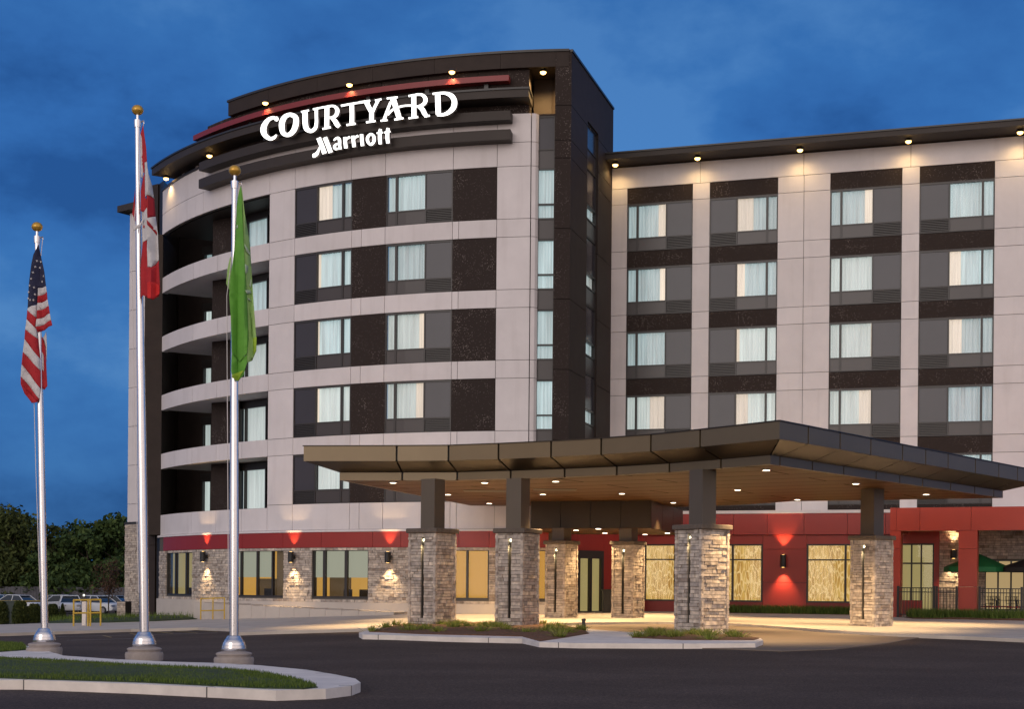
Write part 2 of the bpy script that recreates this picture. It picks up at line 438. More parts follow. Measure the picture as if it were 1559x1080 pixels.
def blades(name, outline, n, h0, h1, material, w=.006, parent=None, base=0.0, clump=None, lean=.35):
    X0, X1 = min(p[0] for p in outline), max(p[0] for p in outline); Y0, Y1 = min(p[1] for p in outline), max(p[1] for p in outline)
    mb = MB(); rnd = random.Random(len(name) + n)
    cl = clump or []
    while len(mb.f) < n:
        if cl:
            c = rnd.choice(cl); r = abs(rnd.gauss(0, c[2])); a = rnd.uniform(0, 6.28); x, y = c[0] + r * math.cos(a), c[1] + r * math.sin(a)
            out = Vector((math.cos(a), math.sin(a), 0)) * r * 1.4
        else:
            x, y = rnd.uniform(X0, X1), rnd.uniform(Y0, Y1); out = Vector((0, 0, 0))
        if not inside((x, y), outline): 
            if not cl: continue
            if rnd.random() < .9: continue
        z = g(x, y) + base; hh = rnd.uniform(h0, h1); a = rnd.uniform(0, 3.14); ww = w * rnd.uniform(.7, 1.4)
        dx, dy = math.cos(a) * ww, math.sin(a) * ww
        tip = Vector((x, y, z + hh)) + Vector((rnd.uniform(-1, 1), rnd.uniform(-1, 1), 0)) * hh * lean + out
        mb.add([(x - dx, y - dy, z), (x + dx, y + dy, z), tip], [[0, 1, 2]])
    return mb.build(name, material, recalc=False)

# flag island in the foreground
isl = P([(-90, 1033), (0, 1036), (36, 1036), (215, 1042.4), (420, 1052), (496, 1049.5), (535, 1045), (549, 1040), (541, 1034), (512, 1028), (467, 1020.5), (395, 1013.7), (323, 1010),
         (251, 1008), (162, 1003.6), (97, 999), (40, 984), (-90, 974)], .15)
_, islo = drape('island_kerb', isl, .15, M['kerb'], skirt=.3, dens=.4)
def joints(ol, gap, off, w=.02):
    mb = MB(); acc = off; n = len(ol); c = Vector((sum(p[0] for p in ol) / n, sum(p[1] for p in ol) / n))
    for i in range(n):
        a, b = Vector(ol[i]), Vector(ol[(i + 1) % n]); L = (b - a).length; acc += L
        if acc < gap or L < .05: continue
        acc = 0; t = (b - a).normalized(); nn = Vector((t.y, -t.x)); 
        if inside(tuple(a + nn * .05), [tuple(p) for p in ol]): nn = -nn
        q = [a + nn * .004 - t * w / 2, a + nn * .004 + t * w / 2, a - nn * .19 + t * w / 2, a - nn * .19 - t * w / 2]
        z = g(a.x, a.y); mb.prism([tuple(p) for p in q], z - .05, z + HK + .003)
    tag(mb.build('kerb_joints', M['gap']), kind='structure')
lawn1 = P([(-90, 1031), (0, 1033), (215, 1039.5), (400, 1048.5), (462, 1049.5), (484, 1047), (455, 1037.5), (400, 1026), (330, 1020), (200, 1014.5), (97, 1008), (0, 1004), (-90, 1000)], .16)
drape('lawn_soil', lawn1, .165, M['lawnbase'], skirt=.03, mound=.05, step=.5, jitter=.01)
HK = .15; joints(islo, 3.0, 1.2)
lawn2 = P([(-90, 980), (0, 979), (35, 981), (42, 990), (0, 993), (-90, 994)], .16)
drape('lawn_soil', lawn2, .165, M['lawnbase'], skirt=.03, step=.6)
tag(blades('lawn_grass', lawn1, 42000, .03, .075, M['lawn'], base=.17, w=.007), kind='stuff')
tag(blades('lawn_grass', lawn2, 9000, .03, .075, M['lawn'], base=.165, w=.008), kind='stuff')

# two planted islands in front of the canopy with a concrete crossing between them
i1 = P([(546.5, 964), (552, 967), (600, 968), (693, 971), (795, 973), (821, 978.5), (880, 980), (944, 980.3), (1040, 980.8), (1150, 980), (1162, 976), (1158, 972.5), (1120, 968),
        (1000, 962), (962, 963.5), (900, 959), (870, 953.5), (760, 948.5), (600, 951), (575, 957)], .13)
_, i1o = drape('kerb_islands', i1, .13, M['kerb'], skirt=.3, dens=.4)
HK = .13; joints(i1o, 3.0, 1.0)
bed1 = P([(562, 962.5), (640, 966), (795, 969.5), (822, 977), (862, 971), (897, 965), (884, 957), (856, 952.5), (760, 949.5), (604, 952), (580, 957)], .14)
drape('mulch_bed', bed1, .145, M['soil'], skirt=.03, step=.35, jitter=.02, mound=.05)
bed2 = P([(962, 971.5), (1040, 975), (1148, 975), (1156, 972.5), (1118, 968.5), (1003, 962.6), (985, 964.5)], .14)
drape('mulch_bed', bed2, .145, M['soil'], skirt=.03, step=.35, jitter=.02, mound=.05)
rr = random.Random(3)
def clumps(outline, n, r):
    X0, X1 = min(p[0] for p in outline), max(p[0] for p in outline); Y0, Y1 = min(p[1] for p in outline), max(p[1] for p in outline); o = []
    while len(o) < n:
        p = (rr.uniform(X0, X1), rr.uniform(Y0, Y1))
        if inside(p, outline): o.append((*p, r * rr.uniform(.6, 1.2)))
    return o
tag(blades('ornamental_grass', bed1, 6000, .06, .22, M['tuft'], w=.012, base=.15, clump=clumps(bed1, 42, .13), lean=.3), kind='stuff')
tag(blades('ornamental_grass', bed2, 3000, .06, .22, M['tuft'], w=.012, base=.15, clump=clumps(bed2, 20, .13), lean=.3), kind='stuff')
# ------------------------------------------------------------ the hotel
A = Arc(3.77, 86.4, 24.75)
W0, W1 = Vector((4.55, 68.9)), Vector((4.55 + 30, 68.9 - 9.42))
W = Flat(W0, W1)                                     # straight wing
TS = Flat((2.33, 61.6), (4.55, 68.9))                # side of the tower, seen obliquely
hotel = empty('hotel_building', (0, 70, 0), 'six storey hotel with a curved pale and brown corner tower and a long straight wing', 'building')
def UA(px, py=500, d=0): return A.hit(px, py, d)[0]
def UW(px, py=450, d=0): return W.hit(px, py, d)[0]
FL = 3.0
Z0c = 3.63 + E      # sill line of the lowest curved band
Z0w = 6.05 + E      # head line of the lowest wing band
uL, uBal, uB1 = UA(246), UA(409), UA(447.5)
uW1r, uBr1, uW2r, uBr2, uEnd = UA(534.3), UA(586.5), UA(687.5), UA(754.8), UA(806)
H = 2.23
GAP = .022

def wall_panels(mb, S, us, zs, d0, d1, skip=()):
    for i in range(len(us) - 1):
        for j in range(len(zs) - 1):
            if (i, j) in skip: continue
            mb.box(S, us[i] + GAP / 2, us[i + 1] - GAP / 2, d0, d1, zs[j] + GAP / 2, zs[j + 1] - GAP / 2, 0)

# ---- window module -------------------------------------------------
rw = random.Random(11)
def window(S, u0, u1, zh, h, lit, right_dark, d=-.05, panel=True, frac=(.005, .135, .18, .60), bottom=.62):
    """u0..u1 opening, zh head, frame mesh is the part; glass, curtains, panels are its sub-parts"""
    w = u1 - u0
    def U(t): return u0 + w * (t if right_dark else 1 - t)
    zt, zb = zh - .09, zh - h + bottom
    fr = MB(); t = .05
    def bar(a, b, za, zb_, dd=.03): fr.box(S, min(a, b), max(a, b), d - .1, d + dd, za, zb_, 0)
    bar(u0, u1, zt, zh); bar(u0, u1, zb - t, zb + .01, .028); bar(u0, u1, zh - h, zh - h + .04, .027)
    for tt in (0, .155, .60, 1):
        c = U(tt); hw = .03 if tt not in (.155,) else .05
        a, b = c - hw, c + hw
        if tt == 0 or tt == 1:
            a, b = (u0, u0 + .05) if c < (u0 + u1) / 2 else (u1 - .05, u1)
        bar(a, b, zh - h + .04, zt, .031)
    o = fr.build('window', M['winframe'], hotel)
    gl = MB(); a, b = sorted((U(0), U(.60))); gl.box(S, a + .05, b - .03, d - .02, d - .01, zb, zt)
    gl.build('glass_pane', M['glass'], o)
    dg = MB(); a, b = sorted((U(.60), U(1))); dg.box(S, a + .03, b - .04, d - .05, d, zb, zt)
    dg.build('tinted_panel', M['darkglass'], o)
    lp = MB(); a, b = sorted((U(0), U(.60))); lp.box(S, a + .04, b - .03, d - .05, d + .005, zh - h + .04, zb - t)
    lp.build('lower_panel', M['lowpanel'], o)
    lv = MB(); a, b = sorted((U(.60), U(1)))
    zz = zh - h + .06
    lv.box(S, a + .04, b - .04, d - .08, d - .05, zh - h + .04, zb - t, 0)
    while zz < zb - t - .05:
        lv.box(S, a + .04, b - .04, d - .05, d + .02, zz, zz + .035, 0); zz += .075
    lv.build('louvre', M['dark'], o)
    cu = MB(); a, b = sorted((U(0), U(.60)))
    sm, warm = lit
    n = 40; dd = d - .22
    pts = [S.pt(a + (b - a) * i / n, dd + .035 * math.sin(i * 2.2) + .015 * math.sin(i * 5.1), 0) for i in range(n + 1)]
    cu.add([(p.x, p.y, z) for p in pts for z in (zb - .02, zt + .02)], [[2 * i, 2 * i + 2, 2 * i + 3, 2 * i + 1] for i in range(n)])
    cu.build('curtain', M[sm], o, recalc=False)
    if warm:
        t0, t1 = warm; a, b = sorted((U(t0), U(t1))); dr = MB(); n = 14
        pts = [S.pt(a + (b - a) * i / n, dd + .08 + .03 * math.sin(i * 1.9), 0) for i in range(n + 1)]
        dr.add([(p.x, p.y, z) for p in pts for z in (zb - .02, zt + .02)], [[2 * i, 2 * i + 2, 2 * i + 3, 2 * i + 1] for i in range(n)])
        dr.build('drape', M['drape'], o, recalc=False)
    bk = MB(); bk.box(S, u0, u1, d - .45, d - .4, zh - h, zh); bk.build('window_backing', M['black'], o)
    return o

# ---- curved facade ------------------------------------------------
zTop = 20.1 + E
band = [(Z0c + FL * k, Z0c + FL * k + H) for k in range(5)]
mb = MB()   # backing skin so that joints read dark, cut out at the openings
bk = MB()
def skin(u0, u1, z0, z1): bk.box(A, u0, u1, -.20, -.055, z0, z1)
# white cladding: horizontal spandrels
js = [uBal, uB1, uW1r, uBr1, UA(590), uW2r, UA(697), uBr2, uEnd]
js_band = [uBal, uB1, uW1r, UA(549), UA(585), uW2r, UA(697), uBr2, uEnd]
for k in range(5):
    z0, z1 = (2.46 + E, band[0][0]) if k == 0 else (band[k - 1][1], band[k][0])
    wall_panels(mb, A, js_band, [z0, z1], -.05, .0)
    skin(uBal, uEnd, z0, z1)
# piers beside the windows
for k in range(5):
    for a, b in ((uBal, uB1), (uBr2, uEnd)):
        wall_panels(mb, A, [a, b], [band[k][0], band[k][1]], -.05, .0); skin(a, b, *band[k])
# top wall
ztp = band[4][1]
uT = UA(308)
wall_panels(mb, A, [uL, UA(308), uBal, uB1, UA(533), UA(585), UA(688), uBr2, uEnd], [ztp, ztp + 1.02, zTop], -.05, .0)
skin(uL, uEnd, ztp, zTop)
# ground spandrel continues under the balconies
wall_panels(mb, A, [uL, UA(294), UA(331), UA(370), uBal], [2.46 + E, band[0][0] - .12], -.05, 0); skin(uL, uBal, 2.46 + E, band[0][0] - .12)
# rounded end return of the curved wall
ue = uEnd
pe = [A.pt(ue + .03, .0, 0), A.pt(ue + .20, -.06, 0), A.pt(ue + .30, -.2, 0), A.pt(ue + .32, -.9, 0), A.pt(ue + .0, -.9, 0), A.pt(ue + .03, -.06, 0)]
zc = [2.46 + E] + [z for b_ in band for z in b_] + [ztp + 1.02, zTop]
for j in range(len(zc) - 1):
    mb.prism([(p.x, p.y) for p in pe], zc[j] + .011, zc[j + 1] - .011)
mb.build('curved_wall', M['white'], hotel)
bk.build('wall_backing', M['gap'], hotel)

for k in range(5):
    z0, z1 = band[k]
    for a, b in ((uW1r, uBr1), (uW2r, uBr2)):
        mb = MB(); mb.box(A, a + .004, b - .004, -.12, -.02, z0 + .003, z1 - .003); mb.build('speckled_panel', M['speck'], hotel)
# thin ledge above the red band
mb = MB(); mb.box(A, uL - .15, uEnd + .2, -.1, .09, 2.36 + E, 2.455 + E); mb.build('ledge', M['white'], hotel)

litA = [('sheer', (.40, .60)), ('sheer', (.52, .60)), ('sheer', None), ('sheer', (.54, .60)), ('sheer2', None)]
lit1 = {4: ('sheer', (.36, .60)), 3: ('sheer', (.555, .60)), 2: ('sheer', (.575, .60)), 1: ('sheer2', (.57, .60)), 0: ('sheer2', None)}
lit2 = {4: ('sheer', None), 3: ('sheer', None), 2: ('sheer2', (.50, .60)), 1: ('sheer2', (.46, .60)), 0: ('sheer', None)}
for k in range(5):
    window(A, uB1, uW1r, band[k][1], H, lit1[k], False)
    window(A, uBr1, uW2r, band[k][1], H, lit2[k], True)

# ---- balconies ------------------------------------------------------
mb = MB()
for k in range(1, 5):
    z1 = band[k][0]; z0 = z1 - .77
    us = [uL, UA(294, 480), UA(331, 470), UA(370, 450), uBal]
    for i in range(4): mb.box(A, us[i] + .011, us[i + 1] - .011, -.3, 0, z0, z1)
    mb.box(A, uL + .01, uBal - .011, -6.5, -.3, z0 + .04, z1 - .35)
mb.build('balcony_slabs', M['white'], hotel)
mb = MB(); mb.box(A, uL + .01, uBal - .011, -6.5, -.3, ztp, ztp + .2)
mb.build('balcony_ceiling', M['roofmetal'], hotel)
# recessed walls
def XY(px, Y, py=500): p = at_y(px, py, Y); return (p.x, p.y)
mb = MB()
zb0, zb1 = 2.5 + E, ztp
a0, a1 = XY(247, 74.6), XY(274, 79.0)
mb.prism([a0, a1, (a1[0] - .6, a1[1]), (a0[0] - .9, a0[1])], zb0, zb1)                 # left return wall
mb.prism([XY(252, 80.0), XY(285, 79.6), (XY(285, 80)[0], 80.0), (XY(252, 80)[0], 80.4)], zb0, zb1 + 2)
b0, b1 = XY(268, 78.6), XY(330, 77.2)
mb.prism([b0, b1, (b1[0], b1[1] + .4), (b0[0], b0[1] + .4)], zb0, zb1 + 1.6)                # far back wall
mb.prism([XY(409, 66.9), (XY(409, 66.9)[0] + .2, XY(409, 66.9)[1]), (XY(411, 71.5)[0], 71.5), XY(409.5, 71.5)], zb0, zb1)
mb.build('balcony_walls', M['brown'], hotel)
p0, p1 = XY(323, 71.6), XY(366, 70.6)
mb = MB(); mb.prism([p0, p1, (p1[0] - .3, p1[1] + 4), (p0[0] - .3, p0[1] + 6)], zb0, zb1)
mb.build('balcony_pier', M['speck'], hotel)
SB = Flat(XY(366, 71.0), XY(412, 69.3))
SC = Flat(XY(309, 77.2), XY(324, 76.9))
def balcony_door(S, u0, u1, z0, z1, m, mull):
    fr = MB()
    for a, b in [(u0, u0 + .07), (u1 - .07, u1)] + [(u0 + (u1 - u0) * q - .05, u0 + (u1 - u0) * q + .05) for q in mull]:
        fr.box(S, a, b, -.1, .03, z0, z1)
    fr.box(S, u0, u1, -.1, .028, z1 - .1, z1); fr.box(S, u0, u1, -.1, .027, z0, z0 + .1)
    o = fr.build('balcony_door', M['winframe'], hotel)
    gl = MB(); gl.box(S, u0 + .07, u1 - .07, -.02, -.01, z0 + .1, z1 - .1); gl.build('glass_pane', M['glass'], o)
    n = 30; cu = MB()
    pts = [S.pt(u0 + .05 + (u1 - u0 - .1) * i / n, -.2 + .035 * math.sin(i * 2.2), 0) for i in range(n + 1)]
    cu.add([(p.x, p.y, z) for p in pts for z in (z0, z1)], [[2 * i, 2 * i + 2, 2 * i + 3, 2 * i + 1] for i in range(n)])
    cu.build('curtain', M[m], o, recalc=False)
for k in range(5):
    fz = band[k][0] - .35
    balcony_door(SB, .02, SB.L - .25, fz + .02, band[k][1] - .25, ['sheer2', 'sheer2', 'sheer2', 'sheer', 'sheer'][k], [.22])
    balcony_door(SC, .02, SC.L, fz + .02, band[k][1] - .35, ['sheer2', 'sheer2', 'sheer2', 'sheer2', 'sheer'][k], [])
for k in range(5):
    mb = MB(); mb.box(SB, -.3, SB.L, -.5, .0, band[k][1] - .245, band[k][1] - .0); mb.build('door_head', M['dark'], hotel)
    mb = MB(); mb.box(SC, -.1, SC.L + .1, -.5, .0, band[k][1] - .345, band[k][1] + .0); mb.build('door_head', M['dark'], hotel)

# ---- left end pier and wall ----------------------------------------
mb = MB()
q0, q1 = XY(221, 76.2), XY(239, 75.6); q2 = XY(247.5, 75.0)
zr = 20.75 + E
zz = [-1, 3.2] + [3.2 + 3 * i for i in range(1, 6)] + [zr]
for i in range(len(zz) - 1):
    mb.prism([q0, q1, (q1[0], q1[1] + 5), (q0[0], q0[1] + 5)], zz[i] + .01, zz[i + 1] - .01)
mb.build('end_pier', M['brown'], hotel)
mb = MB(); mb.prism([(q1[0] + .003, q1[1] + .1), q2, (q2[0], q2[1] + 5), (q1[0] + .003, q1[1] + 5)], -1, zr - .01); mb.build('end_pier_return', M['bronze_dark'], hotel)
EW = Flat(XY(196.5, 81), XY(224, 80.0))
mb = MB()
zz = [3.4 + E] + [5.6 + 2.15 * i for i in range(7)] + [20.55 + E]
for i in range(len(zz) - 1): mb.box(EW, 0, EW.L, -3, 0, zz[i] + .012, zz[i + 1] - .012)
mb.build('end_wall', M['white'], hotel)
mb = MB(); mb.box(EW, -.55, EW.L, -3, .45, 20.6 + E, 20.95 + E); mb.build('end_roof_cornice', M['roofmetal'], hotel)
mb = MB(); mb.box(EW, -.12, EW.L, -3, .12, 3.2 + E, 3.39 + E); mb.build('stone_ledge', M['dark'], hotel)

# ---- stonework ------------------------------------------------------
rs = random.Random(5)
def stones(mb, S, u0, u1, z0, z1, holes=(), proud=.05, hmin=.08, hmax=.15, base=0.0):
    z = z0
    while z < z1 - .03:
        h = min(rs.uniform(hmin, hmax), z1 - z)
        if z1 - z - h < .04: h = z1 - z
        segs = [(u0, u1)]
        for a, b, c, e in holes:
            if c < z + h * .5 < e:
                ns = []
                for s0, s1 in segs:
                    if b <= s0 or a >= s1: ns.append((s0, s1))
                    else:
                        if a > s0 + .02: ns.append((s0, a))
                        if b < s1 - .02: ns.append((b, s1))
                segs = ns
        for s0, s1 in segs:
            u = s0
            while u < s1 - .01:
                L = min(rs.uniform(.14, .48), s1 - u)
                if s1 - u - L < .09: L = s1 - u
                mb.box(S, u + .006, u + L - .006, base - .05, base + rs.uniform(.004, proud), z + .006, z + h - .006, 0, 1)
                u += L
        z += h
gw = []   # ground floor windows (u0,u1,z0,z1)
for px0, px1, kind in ((253, 293, 'a'), (352, 432, 'b'), (475, 561, 'c'), (690, 744.5, 'd'), (817, 832, 'e')):
    u0, u1 = UA(px0, 870), UA(px1, 870)
    gw.append((u0, u1, -.57 + E, 1.60 + E, kind))
zB = 1.66 + E
mb = MB(); mb.box(A, uL, uEnd + .75, -.35, -.02, -.3 + .02, 2.3 + E)
# carve: backing built between windows only
mb = MB()
edges = [uL] + [e for w_ in gw for e in w_[:2]] + [uEnd + 1.2]
for i in range(0, len(edges), 2):
    if edges[i + 1] > edges[i]: mb.box(A, edges[i], edges[i + 1], -.35, -.03, -.75 + E, zB)
for w_ in gw:
    mb.box(A, w_[0], w_[1], -.35, -.03, -.75 + E, w_[2]); mb.box(A, w_[0], w_[1], -.35, -.03, w_[3], zB)
mb.build('ground_wall_backing', M['stoneback'], hotel)
mb = MB(); stones(mb, A, uL, uEnd + 1.2, -.75 + E, zB, [w_[:4] for w_ in gw], base=.0)
mb.build('stone_veneer_wall', M['stone'], hotel)
mb = MB(); us = [UA(250, 820)] + [UA(x, 820) for x in (370, 432, 490, 568, 611, 654, 699, 745)] + [uEnd + .9]
for i in range(len(us) - 1): mb.box(A, us[i] + .008, us[i + 1] - .008, -.03, .05, zB + .01, 2.355 + E)
mb.build('red_band', M['red'], hotel)
mb = MB(); mb.box(A, uL, UA(250, 820), -.35, -.0, zB, 2.355 + E); mb.box(A, UA(250, 820), uEnd + 1.2, -.35, -.031, zB, 2.355 + E); mb.build('band_backing', M['stoneback'], hotel)
mb = MB(); mb.box(A, uL - .1, uEnd + 1.5, -.35, .12, -1.2, -.75 + E); mb.build('plinth', M['stucco'], hotel)

def chair_mb(mb, x, y, z, s=1.0, ang=0):
    c, s_ = math.cos(ang), math.sin(ang)
    def q(a, b): return (x + a * c - b * s_, y + a * s_ + b * c)
    def bx(a0, a1, b0, b1, z0, z1):
        mb.prism([q(a0, b0), q(a1, b0), q(a1, b1), q(a0, b1)], z + z0, z + z1)
    bx(-.25, .25, -.25, .25, .42, .5); bx(-.24, .24, .22, .28, .55, 1.02); bx(-.03, .03, -.03, .03, .08, .42); bx(-.28, .28, -.04, .04, .04, .08); bx(-.04, .04, -.28, .28, .03, .079)
    for a in (-.28, .24): bx(a, a + .04, -.2, .2, .62, .66); bx(a, a + .04, -.02, .02, .45, .62)

for (u0, u1, z0, z1, kd) in gw:
    w_ = u1 - u0; d = -.10
    fr = MB()
    mull = {'a': [.35, .75], 'b': [.18, .50, .78], 'c': [.21, .60], 'd': [.38], 'e': []}[kd]
    for a, b in [(u0, u0 + .07), (u1 - .07, u1)] + [(u0 + w_ * m_ - (.07 if kd in 'ac' else .045), u0 + w_ * m_ + (.07 if kd in 'ac' else .045)) for m_ in mull]:
        fr.box(A, a, b, d - .1, d + .04, z0, z1)
    fr.box(A, u0, u1, d - .1, d + .038, z1 - .08, z1); fr.box(A, u0, u1, d - .1, d + .06, z0, z0 + .08)
    o = fr.build('ground_window', M['winframe'], hotel)
    gl = MB(); gl.box(A, u0 + .06, u1 - .06, d - .02, d - .01, z0 + .07, z1 - .07); gl.build('glass_pane', M['glass'], o)
    # room behind the glass
    D = 2.2; rm = MB()
    a, b = u0 - .3, u1 + .3
    if kd in 'de':
        rm.box(A, a, b, -.34, -.3, z0 - .3, z1 + .3); rm.build('lit_blind', M['orange'], o)
    else:
        rm.box(A, a, b, -D - .1, -D, -.1, z1 + .3); rm.build('room_wall', M['room2'] if kd == 'a' else M['room'], o)
        r2 = MB()
        r3 = MB(); r3.box(A, a - .1, a, -D, -.36, -.1, z1 + .3); r3.box(A, b, b + .1, -D, -.36, -.1, z1 + .3); r3.build('room_side_walls', M['room2'] if kd == 'a' else M['room'], o)
        r2.box(A, a, b, -D, -.36, -.1, 0.0); r2.box(A, a, b, -D, -.36, z1 + .3, z1 + .35)
        if kd == 'a': r2.box(A, u0 + w_ * .3, u1, -1.4, -1.2, z0, z0 + 1.35)
        if kd == 'b': r2.box(A, u0 + w_ * .78, u1 + .2, -.4, -.36, 0, z1 + .2); r2.box(A, u0 + w_ * .1, u0 + w_ * .5, -1.3, -1.25, z0, z0 + .85)
        if kd == 'c': r2.box(A, u0 - .1, u0 + w_ * .37, -1.5, -1.4, 0, z1 + .2)
        r2.build('room_partitions', M['roomdark'], o)
        if kd in 'bc':
            sh = MB(); e = (u0 + w_ * .78 - .04) if kd == 'b' else u1 - .06
            sh.box(A, u0 + .06, e, -.2, -.19, z0 + (z1 - z0) * .42, z1 - .08); sh.build('roller_shade', M['shade'], o)
        ch = MB()
        for q in ((.5, -1.0), (.72, -.9), (.9, -1.3)) if kd != 'a' else ((.45, -.9),):
            p = A.pt(u0 + w_ * q[0], q[1], 0); chair_mb(ch, p.x, p.y, -.0, ang=q[0] * 5)
        ch.build('office_chairs', M['black'], o)

# left end stone buttress
mb = MB(); SE = Flat(XY(193.5, 79.0), XY(222, 78.0)); SEl = Flat(XY(193.5, 82.5), XY(193.5, 79.0))
mb.box(SE, 0.05, SE.L, -2.5, -.03, -2, 3.2 + E)
o = mb.build('buttress_core', M['stoneback'], hotel)
mb = MB(); stones(mb, SE, 0, SE.L, -1.3, 3.19 + E); mb.build('stone_buttress', M['stone'], hotel)
mb = MB(); s2 = Flat(XY(178, 76.2, 925), XY(191, 76.2, 925))
mb.prism([s2.pt(0, 0, 0).xy[:], s2.pt(s2.L, 0, 0).xy[:], s2.pt(s2.L, -1.2, 0).xy[:], s2.pt(0, -1.2, 0).xy[:]], -1.6, lambda x, y: .25)
mb.build('low_wall_core', M['stoneback'], hotel)
mb = MB(); stones(mb, s2, 0, s2.L, -1.3, .24); mb.build('low_stone_wall', M['stone'], hotel)

# ---- glass strip of the tower ---------------------------------------
uG0, uG1, uP0, uP1 = UA(812), UA(842.5), UA(842.5), A.hit(864, 400)[0]
dG = -.35
mb = MB(); zG = 19.75 + E
def strip(S, u0, u1, d, ztop, cells, name='strip_window'):
    """cells: list of (z0,z1,kind)"""
    fr = MB(); fr.box(S, u0, u0 + .14, d - .1, d + .04, cells[-1][0], ztop); fr.box(S, u1 - .05, u1, d - .1, d + .04, cells[-1][0], ztop)
    for z0, z1, kd in cells: fr.box(S, u0 + .14, u1 - .05, d - .1, d + .038, z0 - .035, z0 + .035)
    fr.box(S, u0 + .14, u1 - .05, d - .1, d + .038, ztop - .06, ztop)
    o = fr.build(name, M['winframe'], hotel)
    lp, gl, cu, dk = MB(), MB(), MB(), MB()
    for z0, z1, kd in cells:
        a, b = u0 + .13, u1 - .04
        if kd == 'panel':
            lp = MB(); lp.box(S, a, b, d - .06, d, z0 + .03, z1 - .03); lp.build('lower_panel', M['lowpanel'], o)
        elif kd == 'dark': dk.box(S, a, b, d - .06, d - .005, z0 + .03, z1 - .03)
        else:
            gl.box(S, a, b, d - .02, d - .01, z0, z1); n = 16
            pts = [S.pt(a - .02 + (b - a + .04) * i / n, d - .15 + .03 * math.sin(i * 2.1), 0) for i in range(n + 1)]
            cu.add([(p.x, p.y, z) for p in pts for z in (z0, z1)], [[2 * i, 2 * i + 2, 2 * i + 3, 2 * i + 1] for i in range(n)])
    if dk.f: dk.build('tinted_panel', M['darkglass'], o)
    if gl.f: gl.build('glass_pane', M['glass'], o); cu.build('curtain', M['sheer2' if rw.random() < .4 else 'sheer'], o, recalc=False)
    return o
def zpx(S, px, py, d): return S.hit(px, py, d)[1]
zcells = []
tops = [257.5, 364, 471, 578]
for k in range(5):
    y0 = 257.5 + 107.1 * k
    zt = zpx(A, 828, y0, dG); zm = zpx(A, 828, y0 + 54, dG); zb_ = zpx(A, 828, y0 + 76, dG); zp = zpx(A, 828, y0 + 107.1, dG)
    top = zpx(A, 828, 177, dG) if k == 0 else zt
    if k == 0:
        z228 = zpx(A, 828, 228, dG)
        strip(A, uG0, uG1, dG, top, [(z228, top, 'dark'), (zt, z228, 'panel'), (zm, zt, 'g'), (zb_, zm, 'g'), (zp, zb_, 'panel')])
    else:
        strip(A, uG0, uG1, dG, top, [(zm, zt, 'g'), (zb_, zm, 'g'), (zp, zb_, 'panel')])
mb = MB(); mb.box(A, uG0 - .2, uG1 + .1, dG - .6, dG - .3, 3.95, zpx(A, 828, 177, dG)); mb.build('strip_backing', M['black'], hotel)

# ---- dark tower pier, side wall and cap ------------------------------
zCap0, zCap1 = 22.0 + E, 22.73 + E
mb = MB(); TF = Flat(A.pt(uP0, .12, 0).xy[:], (2.33, 61.6))
zj = [3.95] + [zpx(TF, 853, 240.3 + 107.5 * k, 0) for k in (4, 3, 2, 1, 0)] + [zpx(TF, 853, 213, 0), zpx(TF, 853, 160, 0), zCap1 - .1]
for i in range(len(zj) - 1): mb.box(TF, 0, TF.L, -1.2, 0, zj[i] + .012, zj[i + 1] - .012)
mb.build('tower_pier_front', M['speck'], hotel)
mb = MB(); uS0, uS1 = TS.hit(893, 400)[0], TS.hit(909.5, 400)[0]
for i in range(len(zj) - 1):
    mb.box(TS, .003, uS0, -.35, .0, zj[i] + .012, zj[i + 1] - .012); mb.box(TS, uS1, TS.L + .2, -.35, .0, zj[i] + .012, zj[i + 1] - .012)
ztS = zpx(TS, 900, 190, 0)
mb.box(TS, uS0 + .002, uS1 - .002, -.35, .0, ztS, zCap1 - .11)
mb.build('tower_side_wall', M['brown'], hotel)
mb = MB(); mb.box(TS, .02, TS.L + .1, -.6, -.36, 3.95, zCap1 - .12); mb.build('tower_side_backing', M['black'], hotel)
zt = ztS; cells = []
z = zpx(TS, 900, 228, 0)
c = [(z, zt, 'dark')]
for k in range(5):
    a = zpx(TS, 900, 258 + 104 * k, 0); b = zpx(TS, 900, 335 + 104 * k, 0) if True else 0; e = zpx(TS, 900, 362 + 104 * k, 0)
    c = (c if k == 0 else []) + ([(a, z, 'panel')] if k == 0 else []) + [((a + b) / 2 - .5, a, 'dark'), (b, (a + b) / 2 - .5, 'g'), (e, b, 'panel')]
    strip(TS, uS0, uS1, -.12, zt, c, 'side_strip_window'); zt = e
# cap: deep brown fascia following the curve
uC0 = A.hit(348, 158, .1)[0]; uC1 = uP1
mb = MB(); uu = [uC0 + (uC1 - uC0) * i / 6 for i in range(7)]
for i in range(6): mb.box(A, uu[i] + .006, uu[i + 1] - .006, -.05, .12, zCap0, zCap1 - .1)
mb.box(A, uC0, uC0 + .15, -4, -.05, zCap0, zCap1 - .1)
mb.build('roof_cap_fascia', M['brown'], hotel)
mb = MB(); mb.box(A, uC0 - .05, uC1, -4.2, .17, zCap1 - .098, zCap1)
mb.box(TS, 0, TS.L + .2, -.6, .05, zCap1 - .098, zCap1)
mb.build('roof_cap_coping', M['dark'], hotel)
mb = MB(); mb.box(A, uC0 + .16, uP0 - .01, -4, -.06, zCap0 + .05, zCap0 + .2); mb.build('roof_cap_soffit', M['roofmetal'], hotel)
# tower body behind so that the roof is closed
mb = MB(); q = [TS.pt(TS.L, -.3, 0).xy[:], TS.pt(.3, -.3, 0).xy[:], A.pt(uP0, -1.3, 0).xy[:], A.pt(uEnd, -2.2, 0).xy[:], (-6, 70.5), (-6, 76)]
mb.prism(q, 3.95, zCap1 - .12); mb.build('tower_core', M['brown'], hotel)
